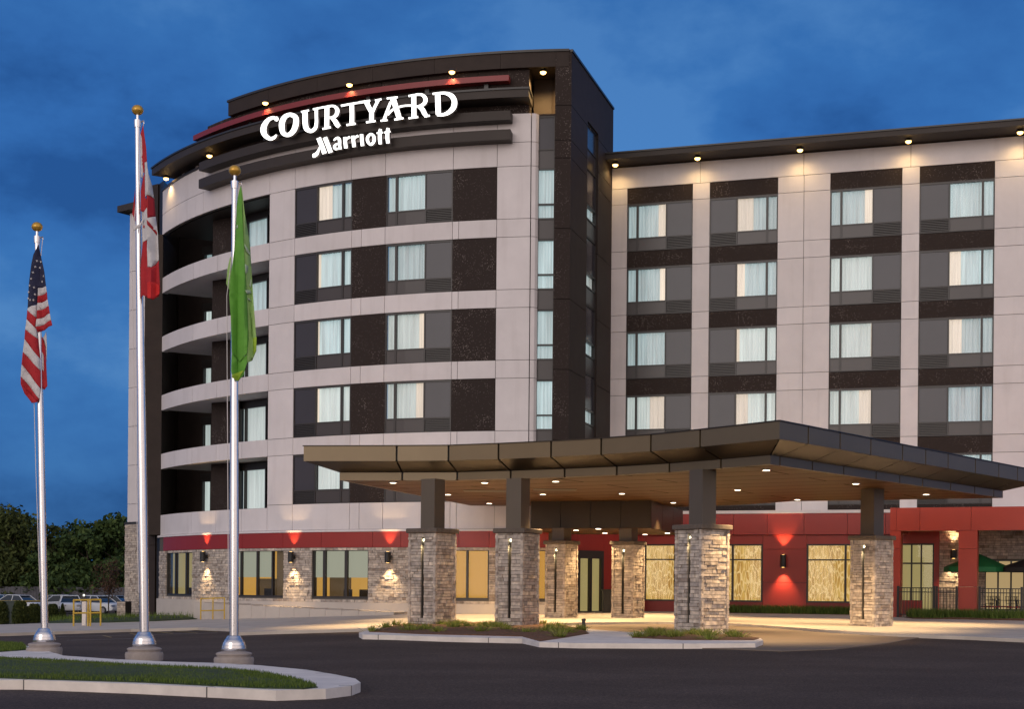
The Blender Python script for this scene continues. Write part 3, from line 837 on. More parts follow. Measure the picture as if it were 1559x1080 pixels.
# sign wall, recessed above the white cladding
mb = MB(); us = [UA(312, 260) + (uEnd - .1 - UA(312, 260)) * i / 8 for i in range(9)]
for i in range(8): mb.box(A, us[i] + .01, us[i + 1] - .01, -1.0, -.12, zTop, zCap0 + .04)
mb.build('sign_wall', M['speck'], hotel)
mb = MB(); mb.box(A, uEnd - .08, uP0, -2.0, -1.55, 19.0, zCap0 + .04); mb.box(A, uEnd - .09, uP0, -1.55, -.3, zpx(A, 828, 177, dG), zpx(A, 828, 177, dG) + .08); mb.build('tower_recess_wall', M['brown'], hotel)
# parapet coping on the left part of the white wall
mb = MB(); mb.box(A, uL - .05, UA(310, 250), -.5, .06, zTop, zTop + .1); mb.build('parapet_coping', M['dark'], hotel)
mb = MB(); mb.box(A, uL, UA(330, 250), -1.7, -1.5, zTop - .2, 20.6 + E); mb.build('clerestory_wall', M['black'], hotel)
mb = MB()
for px in (258, 280, 300.5, 324.5, 353.5, 384.5):
    u = A.hit(px, 245, -.35)[0]; mb.box(A, u - .13, u + .13, -.55, -.3, zTop + .1, 20.5 + E)
mb.build('roof_posts', M['white'], hotel)
# lower roof slab with thin fascia
uR0 = A.hit(231, 262, .9)[0]; uR1 = A.hit(805, 145, .9)[0]
mb = MB(); mb.box(A, uR0, uR1, -.5, .9, 20.50 + E, 20.82 + E)
mb.box(A, uR0, UA(400, 200), -6, -.5, 20.52 + E, 20.80 + E)
mb.build('lower_roof_slab', M['roofmetal'], hotel)
mb = MB(); mb.box(A, uR0 - .04, uR1 + .04, -.4, .95, 20.82 + E, 20.9 + E); mb.build('lower_roof_coping', M['dark'], hotel)
# protruding channel fins
for pxl, pyl, pxr, pyr, z0, z1 in ((303, 252, 777, 172, 19.66, 20.05), (302.5, 272, 777, 201, 18.83, 19.26)):
    mb = MB(); mb.box(A, A.hit(pxl, pyl, .6)[0], A.hit(pxr, pyr, .6)[0], .003, .6, z0 + E, z1 + E); mb.build('facade_fin', M['roofmetal'], hotel)
mb = MB(); mb.box(A, A.hit(301, 197, .1)[0], A.hit(776, 117, .1)[0], -.10, .34, 21.40 + E, 21.64 + E)
mb.build('red_roof_beam', M['redsteel'], hotel)
mb = MB()
for px in (322, 352, 380, 470, 560, 650, 740):
    u = A.hit(px, 200 if px < 400 else 150, .1)[0]; mb.box(A, u - .09, u + .09, -.09, .1, 20.905 + E, 21.39 + E)
mb.build('beam_brackets', M['dark'], hotel)

# ---- wing ------------------------------------------------------------
heads = [Z0w + FL * k for k in range(5)]
zWt = 19.8 + E; zWb = 3.45 + E
cols = [(954, 1053.3, True), (1079.5, 1183, False), (1263, 1372, True), (1399, 1513, False)]
colu = [(UW(a), UW(b), t) for a, b, t in cols]
uWend = UW(1800)
extra = [(UW(1640), UW(1750), True)]
allc = colu + extra
mb = MB(); bk = MB()
piers = [(0, colu[0][0]), (colu[0][1], colu[1][0]), (colu[1][1], colu[2][0]), (colu[2][1], colu[3][0]), (colu[3][1], extra[0][0]), (extra[0][1], uWend)]
zrow = [zWb] + [z for k in range(5) for z in (heads[k] - 2.95 + .7 + FL * 0 - .05, heads[k])][1:] + [heads[4] + .75]
zrow = [zWb, heads[0]]
for k in range(1, 5): zrow += [heads[k] - 2.22, heads[k]]
zrow += [heads[4] + .75]
for a, b in piers:
    us = [a, b] if b - a < 2.2 else [a, (a + b) / 2, b]
    wall_panels(mb, W, us, zrow, -.06, 0)
jt = [0, colu[0][1] + .35, UW(1222), UW(1385), UW(1557), uWend]
wall_panels(mb, W, jt, [heads[4] + .75, zWt], -.06, 0)
mb.build('wing_wall', M['white'], hotel)
bk.box(W, 0, uWend, -12, -.42, 0, zWt + .1)
for a, b in piers: bk.box(W, a + .002, b - .002, -.42, -.061, zWb, heads[4] + .75)
bk.box(W, 0, uWend, -.42, -.061, heads[4] + .752, zWt)
bk.build('wing_backing', M['gap'], hotel)
for a, b, t in allc:
    for k in range(5):
        mb = MB(); mb.box(W, a + .004, b - .004, -.2, -.03, heads[k] + .003, heads[k] + .747); mb.build('speckled_panel', M['speck'], hotel)
    mb = MB(); mb.box(W, a + .004, b - .004, -.2, -.03, zWb, heads[0] - H - .003); mb.build('speckled_panel', M['speck'], hotel)
lw = {(0, 4): ('sheer', (.47, .6)), (0, 3): ('sheer', (.50, .6)), (0, 2): ('sheer', None), (0, 1): ('sheer2', (.36, .6)), (0, 0): ('sheer', None),
      (1, 4): ('sheer', (.36, .6)), (1, 3): ('sheer', (.48, .6)), (1, 2): ('sheer2', (.55, .6)), (1, 1): ('sheer2', (.42, .6)), (1, 0): ('sheer', None),
      (2, 4): ('sheer', (.48, .6)), (2, 3): ('sheer2', None), (2, 2): ('sheer2', (.58, .6)), (2, 1): ('sheer2', (.42, .6)), (2, 0): ('sheer', None),
      (3, 4): ('sheer', None), (3, 3): ('sheer', (.44, .6)), (3, 2): ('sheer', (.42, .6)), (3, 1): ('sheer3', None), (3, 0): ('sheer', None)}
for ci, (a, b, t) in enumerate(allc):
    for k in range(5): window(W, a, b, heads[k], H, lw.get((ci, k), ('sheer', None)), t, d=-.06)
mb = MB(); mb.box(W, .0, uWend, -12, 1.35, 19.85 + E, 20.08 + E); mb.build('wing_roof', M['roofmetal'], hotel)
mb = MB(); mb.box(W, .0, uWend, -12, 1.4, 20.082 + E, 20.15 + E); mb.build('wing_roof_coping', M['dark'], hotel)
mb = MB(); mb.box(W, 0, uWend, -.42, .0, zWt, 19.84 + E); mb.build('wing_wall_head', M['brown'], hotel)

# ---- red ground floor of the wing ------------------------------------
RW = Flat(W.pt(-.2, .35, 0).xy[:], W.pt(30, .35, 0).xy[:])
def UR(px, py=870): return RW.hit(px, py)[0]
zr1 = 3.42 + E; zrb = 2.45 + E
wins = [(UR(981), UR(1028.5), 'x'), (UR(1070), UR(1161), 'y'), (UR(1228), UR(1302), 'z')]
zw0, zw1 = RW.hit(1265, 918.5)[1], RW.hit(1265, 829)[1]
uRend = UR(1368)
mb = MB()
edges = [-.2] + [e for w_ in wins for e in w_[:2]] + [uRend]
for i in range(0, len(edges), 2):
    a, b = edges[i], edges[i + 1]; n = max(1, round((b - a) / 1.6)); us = [a + (b - a) * j / n for j in range(n + 1)]
    for j in range(n):
        zs = [-.2, .9 + .6, 2.45 + .55, zrb]
        for q in range(3): mb.box(RW, us[j] + .008, us[j + 1] - .008, -.3, 0, zs[q] + .008, zs[q + 1] - .008)
for a, b, _ in wins:
    mb.box(RW, a + .008, b - .008, -.3, 0, -.2, zw0); mb.box(RW, a + .008, b - .008, -.3, 0, zw1, zrb - .008)
mb.build('red_wall', M['red'], hotel)
mb = MB(); us = [UR(940), UR(1050), UR(1117), UR(1168), UR(1224), UR(1290), UR(1348), UR(1372)]
for i in range(len(us) - 1): mb.box(RW, us[i] + .008, us[i + 1] - .008, -.3, .14, zrb + .01, zr1)
mb.build('red_parapet', M['red'], hotel)
mb = MB(); mb.box(RW, -.2, uRend + 6, -.35, .2, zr1 + .002, zr1 + .14); mb.build('parapet_cap', M['white'], hotel)
mb = MB(); mb.box(RW, -.2, UR(1375), -.5, -.31, -.2, zr1); mb.build('red_wall_backing', M['black'], hotel)
for a, b, q in wins:
    fr = MB(); t = .07
    fr.box(RW, a, a + t, -.16, .03, zw0, zw1); fr.box(RW, b - t, b, -.16, .03, zw0, zw1)
    fr.box(RW, a + t, b - t, -.16, .028, zw0, zw0 + t); fr.box(RW, a + t, b - t, -.16, .028, zw1 - t, zw1)
    zt = zw1 - (zw1 - zw0) * .27; fr.box(RW, a + t, b - t, -.16, .026, zt - .03, zt + .03)
    if q in 'xyz':
        c = {'x': a + (b - a) * .62 + 9, 'y': a + (b - a) * .5, 'z': a + (b - a) * .80}[q]
        if c < b: fr.box(RW, c - .045, c + .045, -.16, .027, zw0 + t, zw1 - t)
    o = fr.build('lobby_window', M['winframe'], hotel)
    gl = MB(); gl.box(RW, a + t, b - t, -.05, -.04, zw0 + t, zw1 - t); gl.build('glass_pane', M['glass'], o)
    sc = MB(); sc.box(RW, a + .02, b - .02, -.29, -.25, zw0 + .02, zw1 - .02); sc.build('etched_screen', M['screen'], o)

# ---- entrance vestibule wall -----------------------------------------
EN = Flat(XY(806, 64.0, 880), XY(938, 67.6, 880))
ua, ub = EN.hit(881.5, 880)[0], EN.hit(916.5, 880)[0]
zd = EN.hit(898, 839)[1]; zd1 = EN.hit(898, 851)[1]
mb = MB()
for a, b in ((0, EN.hit(862, 880)[0]), (EN.hit(862, 880)[0], ua - .1), (ub + .1, EN.L + .8)): mb.box(EN, a + .006, b - .006, -.3, 0, -.2, 3.42 + E)
mb.box(EN, ua - .098, ub + .098, -.3, 0, zd, 3.42 + E)
mb.build('entrance_wall', M['red'], hotel)
fr = MB(); t = .07
fr.box(EN, ua - .08, ua, -.15, .04, -.1, zd); fr.box(EN, ub, ub + .08, -.15, .04, -.1, zd); fr.box(EN, ua, ub, -.15, .05, zd1, zd)
um = (ua + ub) / 2; fr.box(EN, um - .07, um + .07, -.12, .03, .0, zd1); fr.box(EN, ua, ub, -.12, .032, -.1, .12)
fr.box(EN, ua, ua + .06, -.12, .03, .12, zd1); fr.box(EN, ub - .06, ub, -.12, .03, .12, zd1)
o = fr.build('entrance_doors', M['winframe'], hotel)
gl = MB(); gl.box(EN, ua + .06, ub - .06, -.05, -.04, .12, zd1); gl.build('glass_pane', M['glass'], o)
sc = MB(); sc.box(EN, ua - .3, ub + .3, -1.3, -1.25, -.1, zd + .2); sc.build('lobby_wall', M['room2'], o)
sc = MB(); sc.box(EN, ua - .35, ua - .3, -1.3, -.3, -.1, zd + .2); sc.box(EN, ub + .3, ub + .35, -1.3, -.3, -.1, zd + .2); sc.box(EN, ua - .3, ub + .3, -1.3, -.3, -.12, .0); sc.build('lobby_side_walls', M['room2'], o)
mb = MB(); p = XY(927, 65.0, 900); mb.cube(p[0] - .28, p[0] + .28, p[1] - .2, p[1] + .3, 0, 1.05); mb.cube(p[0] - .31, p[0] + .31, p[1] - .23, p[1] + .33, 1.05, 1.12)
tag(mb.build('litter_bin', M['black']), 'short black litter bin between the glass entrance doors and the stone pillar', 'litter bin')
# ------------------------------------------------------------ entrance canopy
canopy = empty('entrance_canopy', (5, 48, 0), 'wide bronze canopy with curved front edge standing on six stone pillars over the driveway', 'canopy')
zU1, zU0, zL1, zL0 = 4.40 + E, 3.93 + E, 3.63 + E, 3.38 + E
def cpt(px, py): p = at_z(px, py, zU1); return (p.x, p.y)
front = [cpt(462.5, 680), cpt(604, 679.6), cpt(683, 679), cpt(759, 676.3), cpt(839, 672.6), cpt(915.4, 668.3), cpt(991, 662.6), cpt(1066, 655), cpt(1187, 641.5)]
right = [cpt(1230.6, 650), cpt(1282, 659.2), cpt(1330.7, 668.2), cpt(1378.6, 677.6), cpt(1415, 684.4), cpt(1449.4, 691), cpt(1488.8, 699.2), cpt(1523, 706.2), cpt(1550, 711.8), cpt(1579, 717.6)]
# regularise: straight right edge, smooth arc front
B, Cc = Vector(front[-1]), Vector(right[-1])
d_ = (Cc - B).normalized()
right = [tuple(B + d_ * (Vector(p) - B).dot(d_)) for p in right]
back = [(11.3, 56.9), (9.3, 58.9), (7.0, 60.8), (-2.75, 61.2)]
outline = front + right + back
def inset(poly, dist, frm=0):
    n = len(poly); out = []
    for i in range(n):
        p0, p1, p2 = Vector(poly[i - 1]), Vector(poly[i]), Vector(poly[(i + 1) % n])
        e1, e2 = (p1 - p0).normalized(), (p2 - p1).normalized()
        n1, n2 = Vector((-e1.y, e1.x)), Vector((-e2.y, e2.x))
        m = (n1 + n2).normalized(); k = dist / max(.35, m.dot(n1)); out.append(tuple(p1 + m * k))
    return out
inner = inset(outline, .85)
for k in range(1, 4): inner[-k] = (outline[-k][0], outline[-k][1])
inner[-1] = (-1.75, 61.2)
nF, nR = len(front), len(right)
mb = MB()
mb.prism(inset(outline, .1), zU0 + .02, zU1 - .02)
mb.prism(inset(inner, .1), zL0 + .06, zU0 + .02)
mb.build('canopy_core', M['black'], canopy)
def fascia(poly, z0, z1, skip_back=True, name='fascia_panels', m='fascia', th=.08):
    mb = MB(); ins = inset(poly, th)
    for i in range(nF + nR - 1):
        a, b, c, d = Vector(poly[i]), Vector(poly[i + 1]), Vector(ins[i + 1]), Vector(ins[i])
        e = (b - a).normalized() * .032
        if i != nF - 2: b2, c2 = b - e, c - e
        else: b2, c2 = b, c
        a2, d2 = (a + e, d + e) if i not in (0, nF - 1) else (a, d)
        mb.prism([tuple(a2), tuple(b2), tuple(c2), tuple(d2)], z0, z1)
    a, b = Vector(poly[-1]), Vector(poly[0]); mb.prism([tuple(a), tuple(b), ins[0], ins[-1]], z0, z1 - .003)
    a, b = Vector(poly[nF + nR - 1]), Vector(poly[nF + nR]); mb.prism([tuple(a), tuple(b), ins[nF + nR], ins[nF + nR - 1]], z0, z1 - .003)
    return mb.build(name, M[m], canopy)
fascia(outline, zU0, zU1); fascia(inner, zL0, zL1, name='lower_fascia_panels')
mb = MB(); mb.prism(inset(outline, -.03), zU1 + .002, zU1 + .03); mb.build('canopy_coping', M['bronze_dark'], canopy)
# sloping underside between the two tiers
mb = MB(); ins = inset(outline, .012); inb = inset(inner, -.012)
for i in range(len(outline)):
    if i in (len(outline) - 4, len(outline) - 3, len(outline) - 2): continue
    j = (i + 1) % len(outline)
    a, b, c, d = Vector(ins[i]), Vector(ins[j]), Vector(inb[j]), Vector(inb[i])
    e = (b - a).normalized() * .03; e2 = (c - d).normalized() * .03
    mb.add([(*(a + e), zU0 - .004), (*(b - e), zU0 - .004), (*(c - e2), zL1 + .004), (*(d + e2), zL1 + .004)], [[0, 1, 2, 3]])
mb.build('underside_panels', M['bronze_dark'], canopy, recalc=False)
# soffit: long metal planks with open joints
def soffit_mat():
    m = mat('soffit_planks', (.2, .13, .07), .5, metal=.1); nt = m.node_tree; b = nt.nodes['Principled BSDF']; tc = nt.nodes.new('ShaderNodeTexCoord')
    mp = nt.nodes.new('ShaderNodeMapping'); mp.inputs['Rotation'].default_value = (0, 0, math.radians(33)); nt.links.new(tc.outputs['Object'], mp.inputs[0])
    br = nt.nodes.new('ShaderNodeTexBrick'); br.inputs['Scale'].default_value = 1; br.inputs['Mortar Size'].default_value = .035; br.inputs['Mortar Smooth'].default_value = 0
    br.inputs['Brick Width'].default_value = 7; br.inputs['Row Height'].default_value = 1.5; br.offset = .37
    br.inputs['Color1'].default_value = (.085, .038, .014, 1); br.inputs['Color2'].default_value = (.064, .030, .011, 1); br.inputs['Mortar'].default_value = (.02, .012, .006, 1)
    nt.links.new(mp.outputs[0], br.inputs[0]); nt.links.new(br.outputs[0], b.inputs['Base Color'])
    iv = nt.nodes.new('ShaderNodeMapRange'); iv.inputs[3].default_value = .12; iv.inputs[4].default_value = 0.0; nt.links.new(br.outputs['Fac'], iv.inputs[0])
    nt.links.new(iv.outputs[0], b.inputs['Metallic']); nt.links.new(iv.outputs[0], b.inputs['Specular IOR Level'])
    return m
M['soffit'] = soffit_mat()
mb = MB(); mb.prism(inset(inner, .09), zL0 + .0, zL0 + .05); mb.build('soffit', M['soffit'], canopy)
mb = MB()
for px, py, w in ((738, 748, .75), (845, 746, .75)):
    p = at_z(px, py, zL0); mb.cube(p.x - w, p.x + w, p.y - .5, p.y + .5, zL0 - .012, zL0 - .002)
mb.build('soffit_grilles', M['black'], canopy)
# deep rear beam over the entrance
zb0 = 2.32 + E
EB = [XY(811, 57.6), XY(994, 56.3), (7.35, 63.0), XY(806, 63.6, 880)]
mb = MB(); mb.prism(inset(EB, .04), zb0 + .02, zL0 - .01); mb.build('rear_beam_core', M['black'], canopy)
mb = MB()
for i in (0, 1, 3):
    a, b = Vector(EB[i]), Vector(EB[(i + 1) % 4]); ins = inset(EB, .035); n = 4 if i != 1 else 3
    c, d = Vector(ins[(i + 1) % 4]), Vector(ins[i])
    for j in range(n):
        e = (b - a).normalized() * .012
        mb.prism([tuple(a.lerp(b, j / n) + e), tuple(a.lerp(b, (j + 1) / n) - e), tuple(d.lerp(c, (j + 1) / n) - e), tuple(d.lerp(c, j / n) + e)], zb0, zL0 - .006)
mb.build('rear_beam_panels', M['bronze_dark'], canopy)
mb = MB(); mb.prism(inset(EB, .05), zb0 - .02, zb0 + .019); mb.build('entrance_soffit', M['soffit'], canopy)

# pillars
pil = [(663, 45.4, 1.08, 34), (796, 44.9, 1.0, 31), (860, 56.3, .92, 35), (964.5, 56.3, .95, 31), (1068, 40.9, 1.09, 53), (1332, 48.2, 1.0, 50)]
lampc = mat('slot_light_lens', (.1, .1, .1), .5, emit=(1, .88, .55), estr=6)
spots = []
for k, (px, Y, w, ang) in enumerate(pil):
    Fc = Vector(XY(px, Y, 900)); a = math.radians(ang)
    d1, d2 = Vector((math.cos(a), -math.sin(a))), Vector((math.sin(a), math.cos(a)))
    h = w - .06
    z0 = g(Fc.x, Fc.y) - .1; zt = E + 1.66
    c = [Fc - d1 * w, Fc, Fc + d2 * w, Fc - d1 * w + d2 * w]
    cen = (c[0] + c[2]) / 2
    core = MB(); q = w / 2 - .06
    sq = lambda r, ox=0: [tuple(cen + (-d1 - d2) * r), tuple(cen + (d1 - d2) * r), tuple(cen + (d1 + d2) * r), tuple(cen + (d2 - d1) * r)]
    # face 0 gets the slot: split core
    faces = [Flat(c[0], c[1]), Flat(c[1], c[2]), Flat(c[2], c[3]), Flat(c[3], c[0])]
    for f in faces: f.o = f.o - f.n * .04
    mb = MB(); hole = (w / 2 - .055, w / 2 + .055, .22, 2.70)
    stones(mb, faces[0], -.02, w + .0, z0, zt, [hole], proud=.045, hmin=.07, hmax=.13, base=0)
    for f in faces[1:]: stones(mb, f, -.02, w + .02, z0, zt, proud=.045, hmin=.07, hmax=.13, base=0)
    o = mb.build('stone_pillar', M['stone'], canopy)
    f0 = faces[0]
    core.box(f0, .08, w / 2 - .056, -w + .16, -.03, z0, zt); core.box(f0, w / 2 + .056, w - .08, -w + .16, -.03, z0, zt)
    core.box(f0, w / 2 - .056, w / 2 + .056, -w + .16, -.16, z0, zt)
    core.build('mortar_core', M['stoneback'], o)
    sl = MB(); sl.box(f0, w / 2 - .054, w / 2 + .054, -.155, -.14, .2, 2.72); sl.build('slot_lining', M['column'], o)
    spots.append((f0, w, o))
    lp = MB(); lp.box(f0, w / 2 - .035, w / 2 + .035, -.10, -.05, 2.60, 2.68); lp.build('slot_lamp', lampc, o)
    mb = MB(); mb.prism(sq(w / 2 + .07), zt + .002, zt + .15); cp = mb.build('pillar_cap', M['cap'], o)
    bv = cp.modifiers.new('bevel', 'BEVEL'); bv.width = .03; bv.segments = 2
    zc = zL0 - .003 if k not in (2, 3) else zb0 - .022
    mb = MB(); r = .27; mb.prism(sq(r), zt + .151, zc)
    mb.build('bronze_column', M['column'], canopy)

# downlights in the soffit: lens discs with real spot lamps
def spot(name, loc, direction, power, size, blend=.6, col=(1, .72, .40), rad=.05, parent=None):
    l = bpy.data.lights.new(name, 'SPOT'); l.energy = power; l.spot_size = math.radians(size); l.spot_blend = blend; l.color = col; l.shadow_soft_size = rad
    o = bpy.data.objects.new(name, l); COL.objects.link(o); o.location = loc
    o.rotation_euler = Vector(direction).to_track_quat('-Z', 'Y').to_euler()
    if parent is not None:
        o.parent = parent; o.location = Vector(loc) - parent.location
    return o
def point(name, loc, power, col=(1, .72, .40), rad=.06, parent=None):
    l = bpy.data.lights.new(name, 'POINT'); l.energy = power; l.color = col; l.shadow_soft_size = rad
    o = bpy.data.objects.new(name, l); COL.objects.link(o); o.location = loc
    if parent is not None: o.parent = parent; o.location = Vector(loc) - parent.location
    return o

down = [(598.5, 735, 'near the left tip of the canopy soffit'), (738, 735, 'above the dark grille left of the second bronze column'), (846, 733, 'beside the grille right of the second bronze column'),
        (682, 753, 'just right of the first bronze column'), (744.8, 766.6, 'at the back edge left of the second bronze column'), (826.5, 752.7, 'between the second column and the rear beam'),
        (896.5, 766.7, 'tight above the dark rear beam'), (947, 751.6, 'in the middle of the soffit between second and fifth columns'), (1025, 765.5, 'just left of the big fifth bronze column'),
        (1123, 746, 'right of the big fifth bronze column'), (1166.7, 715.8, 'nearest to the sharp front corner of the canopy'), (1214, 760.8, 'over the red wall sconce at the back edge'),
        (1303, 736.5, 'just left of the rightmost bronze column'), (1410, 752.8, 'near the right tip of the canopy soffit')]
DLP = 1900
for px, py, where in down:
    p = at_z(px, py, zL0 - .01)
    mb = MB(); mb.lathe((0, 0, 0), [(.13, .0), (.13, -.02), (.10, -.03), (.0, -.03)], n=16, mi=0)
    o = mb.build('soffit_downlight', M['alu'], origin=(p.x, p.y, zL0 - .001)) if False else None
    t = empty('soffit_downlight', (p.x, p.y, zL0 - .002), 'round recessed downlight ' + where, 'downlight', 'downlights in the canopy soffit')
    r_ = MB(); r_.lathe((p.x, p.y, zL0), [(.16, -.002), (.16, -.025), (.12, -.03)], n=18); r_.build('trim_ring', M['alu'], t)
    l_ = MB(); l_.lathe((p.x, p.y, zL0), [(.10, -.012), (.10, -.034)], n=18); l_.build('lens', M['lampwhite'], t)
    spot('lamp', (p.x, p.y, zL0 - .08), (0, 0, -1), DLP, 95, .8, col=(1, .66, .32), parent=t)
down2 = [(877, 807.7, 'nearest the glass doors on its left'), (911, 805.4, 'farthest back above the glass doors'), (921, 812, 'above the litter bin'), (982, 814, 'just right of the fourth stone pillar'), (1016, 812, 'left of the big fifth stone pillar')]
for px, py, where in down2:
    p = at_z(px, py, zb0 - .03)
    t = empty('entrance_downlight', (p.x, p.y, zb0 - .03), 'small round downlight in the low entrance ceiling, ' + where, 'downlight', 'downlights in the entrance ceiling')
    l_ = MB(); l_.lathe((p.x, p.y, zb0 - .02), [(.10, -.002), (.10, -.03)], n=16); l_.build('lens', M['lampwhite'], t)
    r_ = MB(); r_.lathe((p.x, p.y, zb0 - .02), [(.14, -.001), (.14, -.02)], n=16); r_.build('trim_ring', M['alu'], t)
    spot('lamp', (p.x, p.y, zb0 - .1), (0, 0, -1), 480, 110, .8, col=(1, .66, .32), parent=t)
for f0, w, o in spots: spot('slot_light', tuple(f0.pt(w / 2, .02, 2.58)), Vector((*(-f0.n * .35), -1)), 30, 60, .9, col=(1, .8, .45), rad=.02)

# ------------------------------------------------------------ wall sconces
def sconce(S, px, py0, py1, label, off=.10, up=200, dn=300, d0=0.0, upc=(1, .55, .25)):
    u, z1 = S.hit(px, py0, d0); z0 = S.hit(px, py1, d0)[1]
    c = S.pt(u, d0 + off, 0); t = empty('wall_sconce', (c.x, c.y, z0), label, 'wall light', 'up and down lights on the walls')
    mb = MB(); mb.lathe((c.x, c.y, 0), [(.13, z0), (.135, z0 + .01), (.135, z1 - .01), (.13, z1)], n=18); mb.build('lamp_housing', M['black'], t)
    mb = MB(); mb.box(S, u - .06, u + .06, d0 - .0, d0 + off - .1, (z0 + z1) / 2 - .08, (z0 + z1) / 2 + .08); mb.build('bracket', M['black'], t)
    mb = MB(); mb.lathe((c.x, c.y, 0), [(.06, z1 + .002), (.06, z1 + .008)], n=14); mb.lathe((c.x, c.y, 0), [(.06, z0 - .008), (.06, z0 - .002)], n=14); mb.build('lens', M['lamp'], t)
    w = S.pt(u, d0 - .12, 0) - c
    spot('lamp', (c.x, c.y, z1 + .03), Vector((w.x * .12, w.y * .12, 1)), up, 66, .7, col=(1, .66, .33), rad=.03, parent=t)
    spot('lamp', (c.x, c.y, z0 - .03), Vector((w.x * .16, w.y * .16, -1)), dn, 82, .9, col=(1, .68, .36), rad=.03, parent=t)
sconce(A, 316.5, 840.5, 856, 'black cylinder wall light on the stone wall beside the narrow left end window', off=.27)
sconce(A, 449, 841, 857, 'black cylinder wall light on the stone wall between the two wide office windows', off=.27)
sconce(A, 594.5, 841, 857.5, 'black cylinder wall light on the stone wall left of the first stone pillar', off=.27)
sconce(RW, 1193.5, 845.5, 864.5, 'black cylinder wall light glowing on the red wall between the two lobby windows', off=.27, d0=0, up=420, dn=420)

# ------------------------------------------------------------ eave spotlights
def eave(p, label, power=150, cat='spotlight', grp='spotlights under the roof edges', tilt=(0, 0, -1), size=120):
    t = empty('eave_spotlight', p, label, cat, grp)
    mb = MB(); mb.lathe((p[0], p[1], p[2]), [(.11, .06), (.15, .0), (.135, -.04)], n=14); mb.build('lamp_housing', M['dark'], t)
    mb = MB(); mb.lathe((p[0], p[1], p[2]), [(.13, -.042), (.115, -.10), (.05, -.14)], n=14); mb.build('lens', M['lamp'], t)
    spot('lamp', (p[0], p[1], p[2] - .2), tilt, power, size, .9, col=(1, .66, .27), rad=.08, parent=t)
zE = 19.85 + E
wl = [(937, 'just right of the dark tower'), (1062, 'between its first two window columns'), (1218, 'above its wide blank middle pier'), (1383, 'between its third and fourth window columns'), (1553, 'at the right edge of the photo')]
for px, wh in wl:
    u = W.hit(px, 226, .75)[0]; p = W.pt(u, .75, zE - .07); eave(p, 'warm spotlight under the wing roof ' + wh, 75, tilt=(.0, .1, -1), size=160)
for px, py, wh in ((404, 160, 'at its left end above the letter C'), (532, 131, 'above the middle of the illuminated sign'), (688, 115, 'above the last letter of the illuminated sign')):
    u = A.hit(px, py, .45)[0]; p = A.pt(u, .45, 21.93 + E)
    eave(p, 'warm spotlight under the curved cap ' + wh, 90)
    
u = A.hit(827, 104, -.35)[0]; p = A.pt(u, -.35, zCap0 - .02); eave(p, 'warm spotlight in the tower recess over the tall glass strip', 800, size=160)
for px, py, wh in ((319, 228, 'near the end of the red beam'), (253, 259, 'at the far left end of the curved roof')):
    u = A.hit(px, py, .25)[0]; p = A.pt(u, .25, 20.43 + E); eave(p, 'warm spotlight under the thin lower roof ' + wh, 110)
# ------------------------------------------------------------ the illuminated sign
def ribbon(pts, k=6, closed=False):
    c = catmull(pts, k, closed) if len(pts) > 2 else [tuple(p) for p in pts]
    n = len(c); L, R = [], []
    for i in range(n):
        a = c[(i - 1) % n] if closed else c[max(0, i - 1)]; b = c[(i + 1) % n] if closed else c[min(n - 1, i + 1)]
        dx, dy = b[0] - a[0], b[1] - a[1]; l = math.hypot(dx, dy) or 1
        nx, ny = -dy / l, dx / l; w = c[i][2] / 2
        L.append((c[i][0] + nx * w, c[i][1] + ny * w)); R.append((c[i][0] - nx * w, c[i][1] - ny * w))
    return L, R
def sign_stroke(mb, S, crop, L, R, closed, d0, d1):
    ox, oy, s = crop
    f = lambda p, d: S.pt(*(lambda h: (h[0], d, h[1]))(S.hit(ox + p[0] / s, oy + p[1] / s, SD)))
    n = len(L); vs = []
    for i in range(n): vs += [f(L[i], d1), f(R[i], d1), f(L[i], d0), f(R[i], d0)]
    m = n if closed else n - 1; fs, mi = [], []
    for i in range(m):
        a, b = 4 * i, 4 * ((i + 1) % n)
        fs += [[a, a + 1, b + 1, b], [a, b, b + 2, a + 2], [a + 1, a + 3, b + 3, b + 1], [a + 2, b + 2, b + 3, a + 3]]; mi += [0, 1, 1, 1]
    if not closed:
        e = 4 * (n - 1); fs += [[0, 2, 3, 1], [e, e + 1, e + 3, e + 2]]; mi += [1, 1]
    o = len(mb.v); mb.v += [tuple(v) for v in vs]
    for q, t in zip(fs, mi): mb.f.append([x + o for x in q]); mb.m.append(t)
SD = 1.0
sign = empty('hotel_sign', A.pt(UA(545, 180), SD, 20 + E), 'large glowing white two line lettering across the curved top of the tower', 'sign')
C1, C2, C3 = (390, 130, 9.394), (540, 120, 9.171), (465, 185, 11.136)
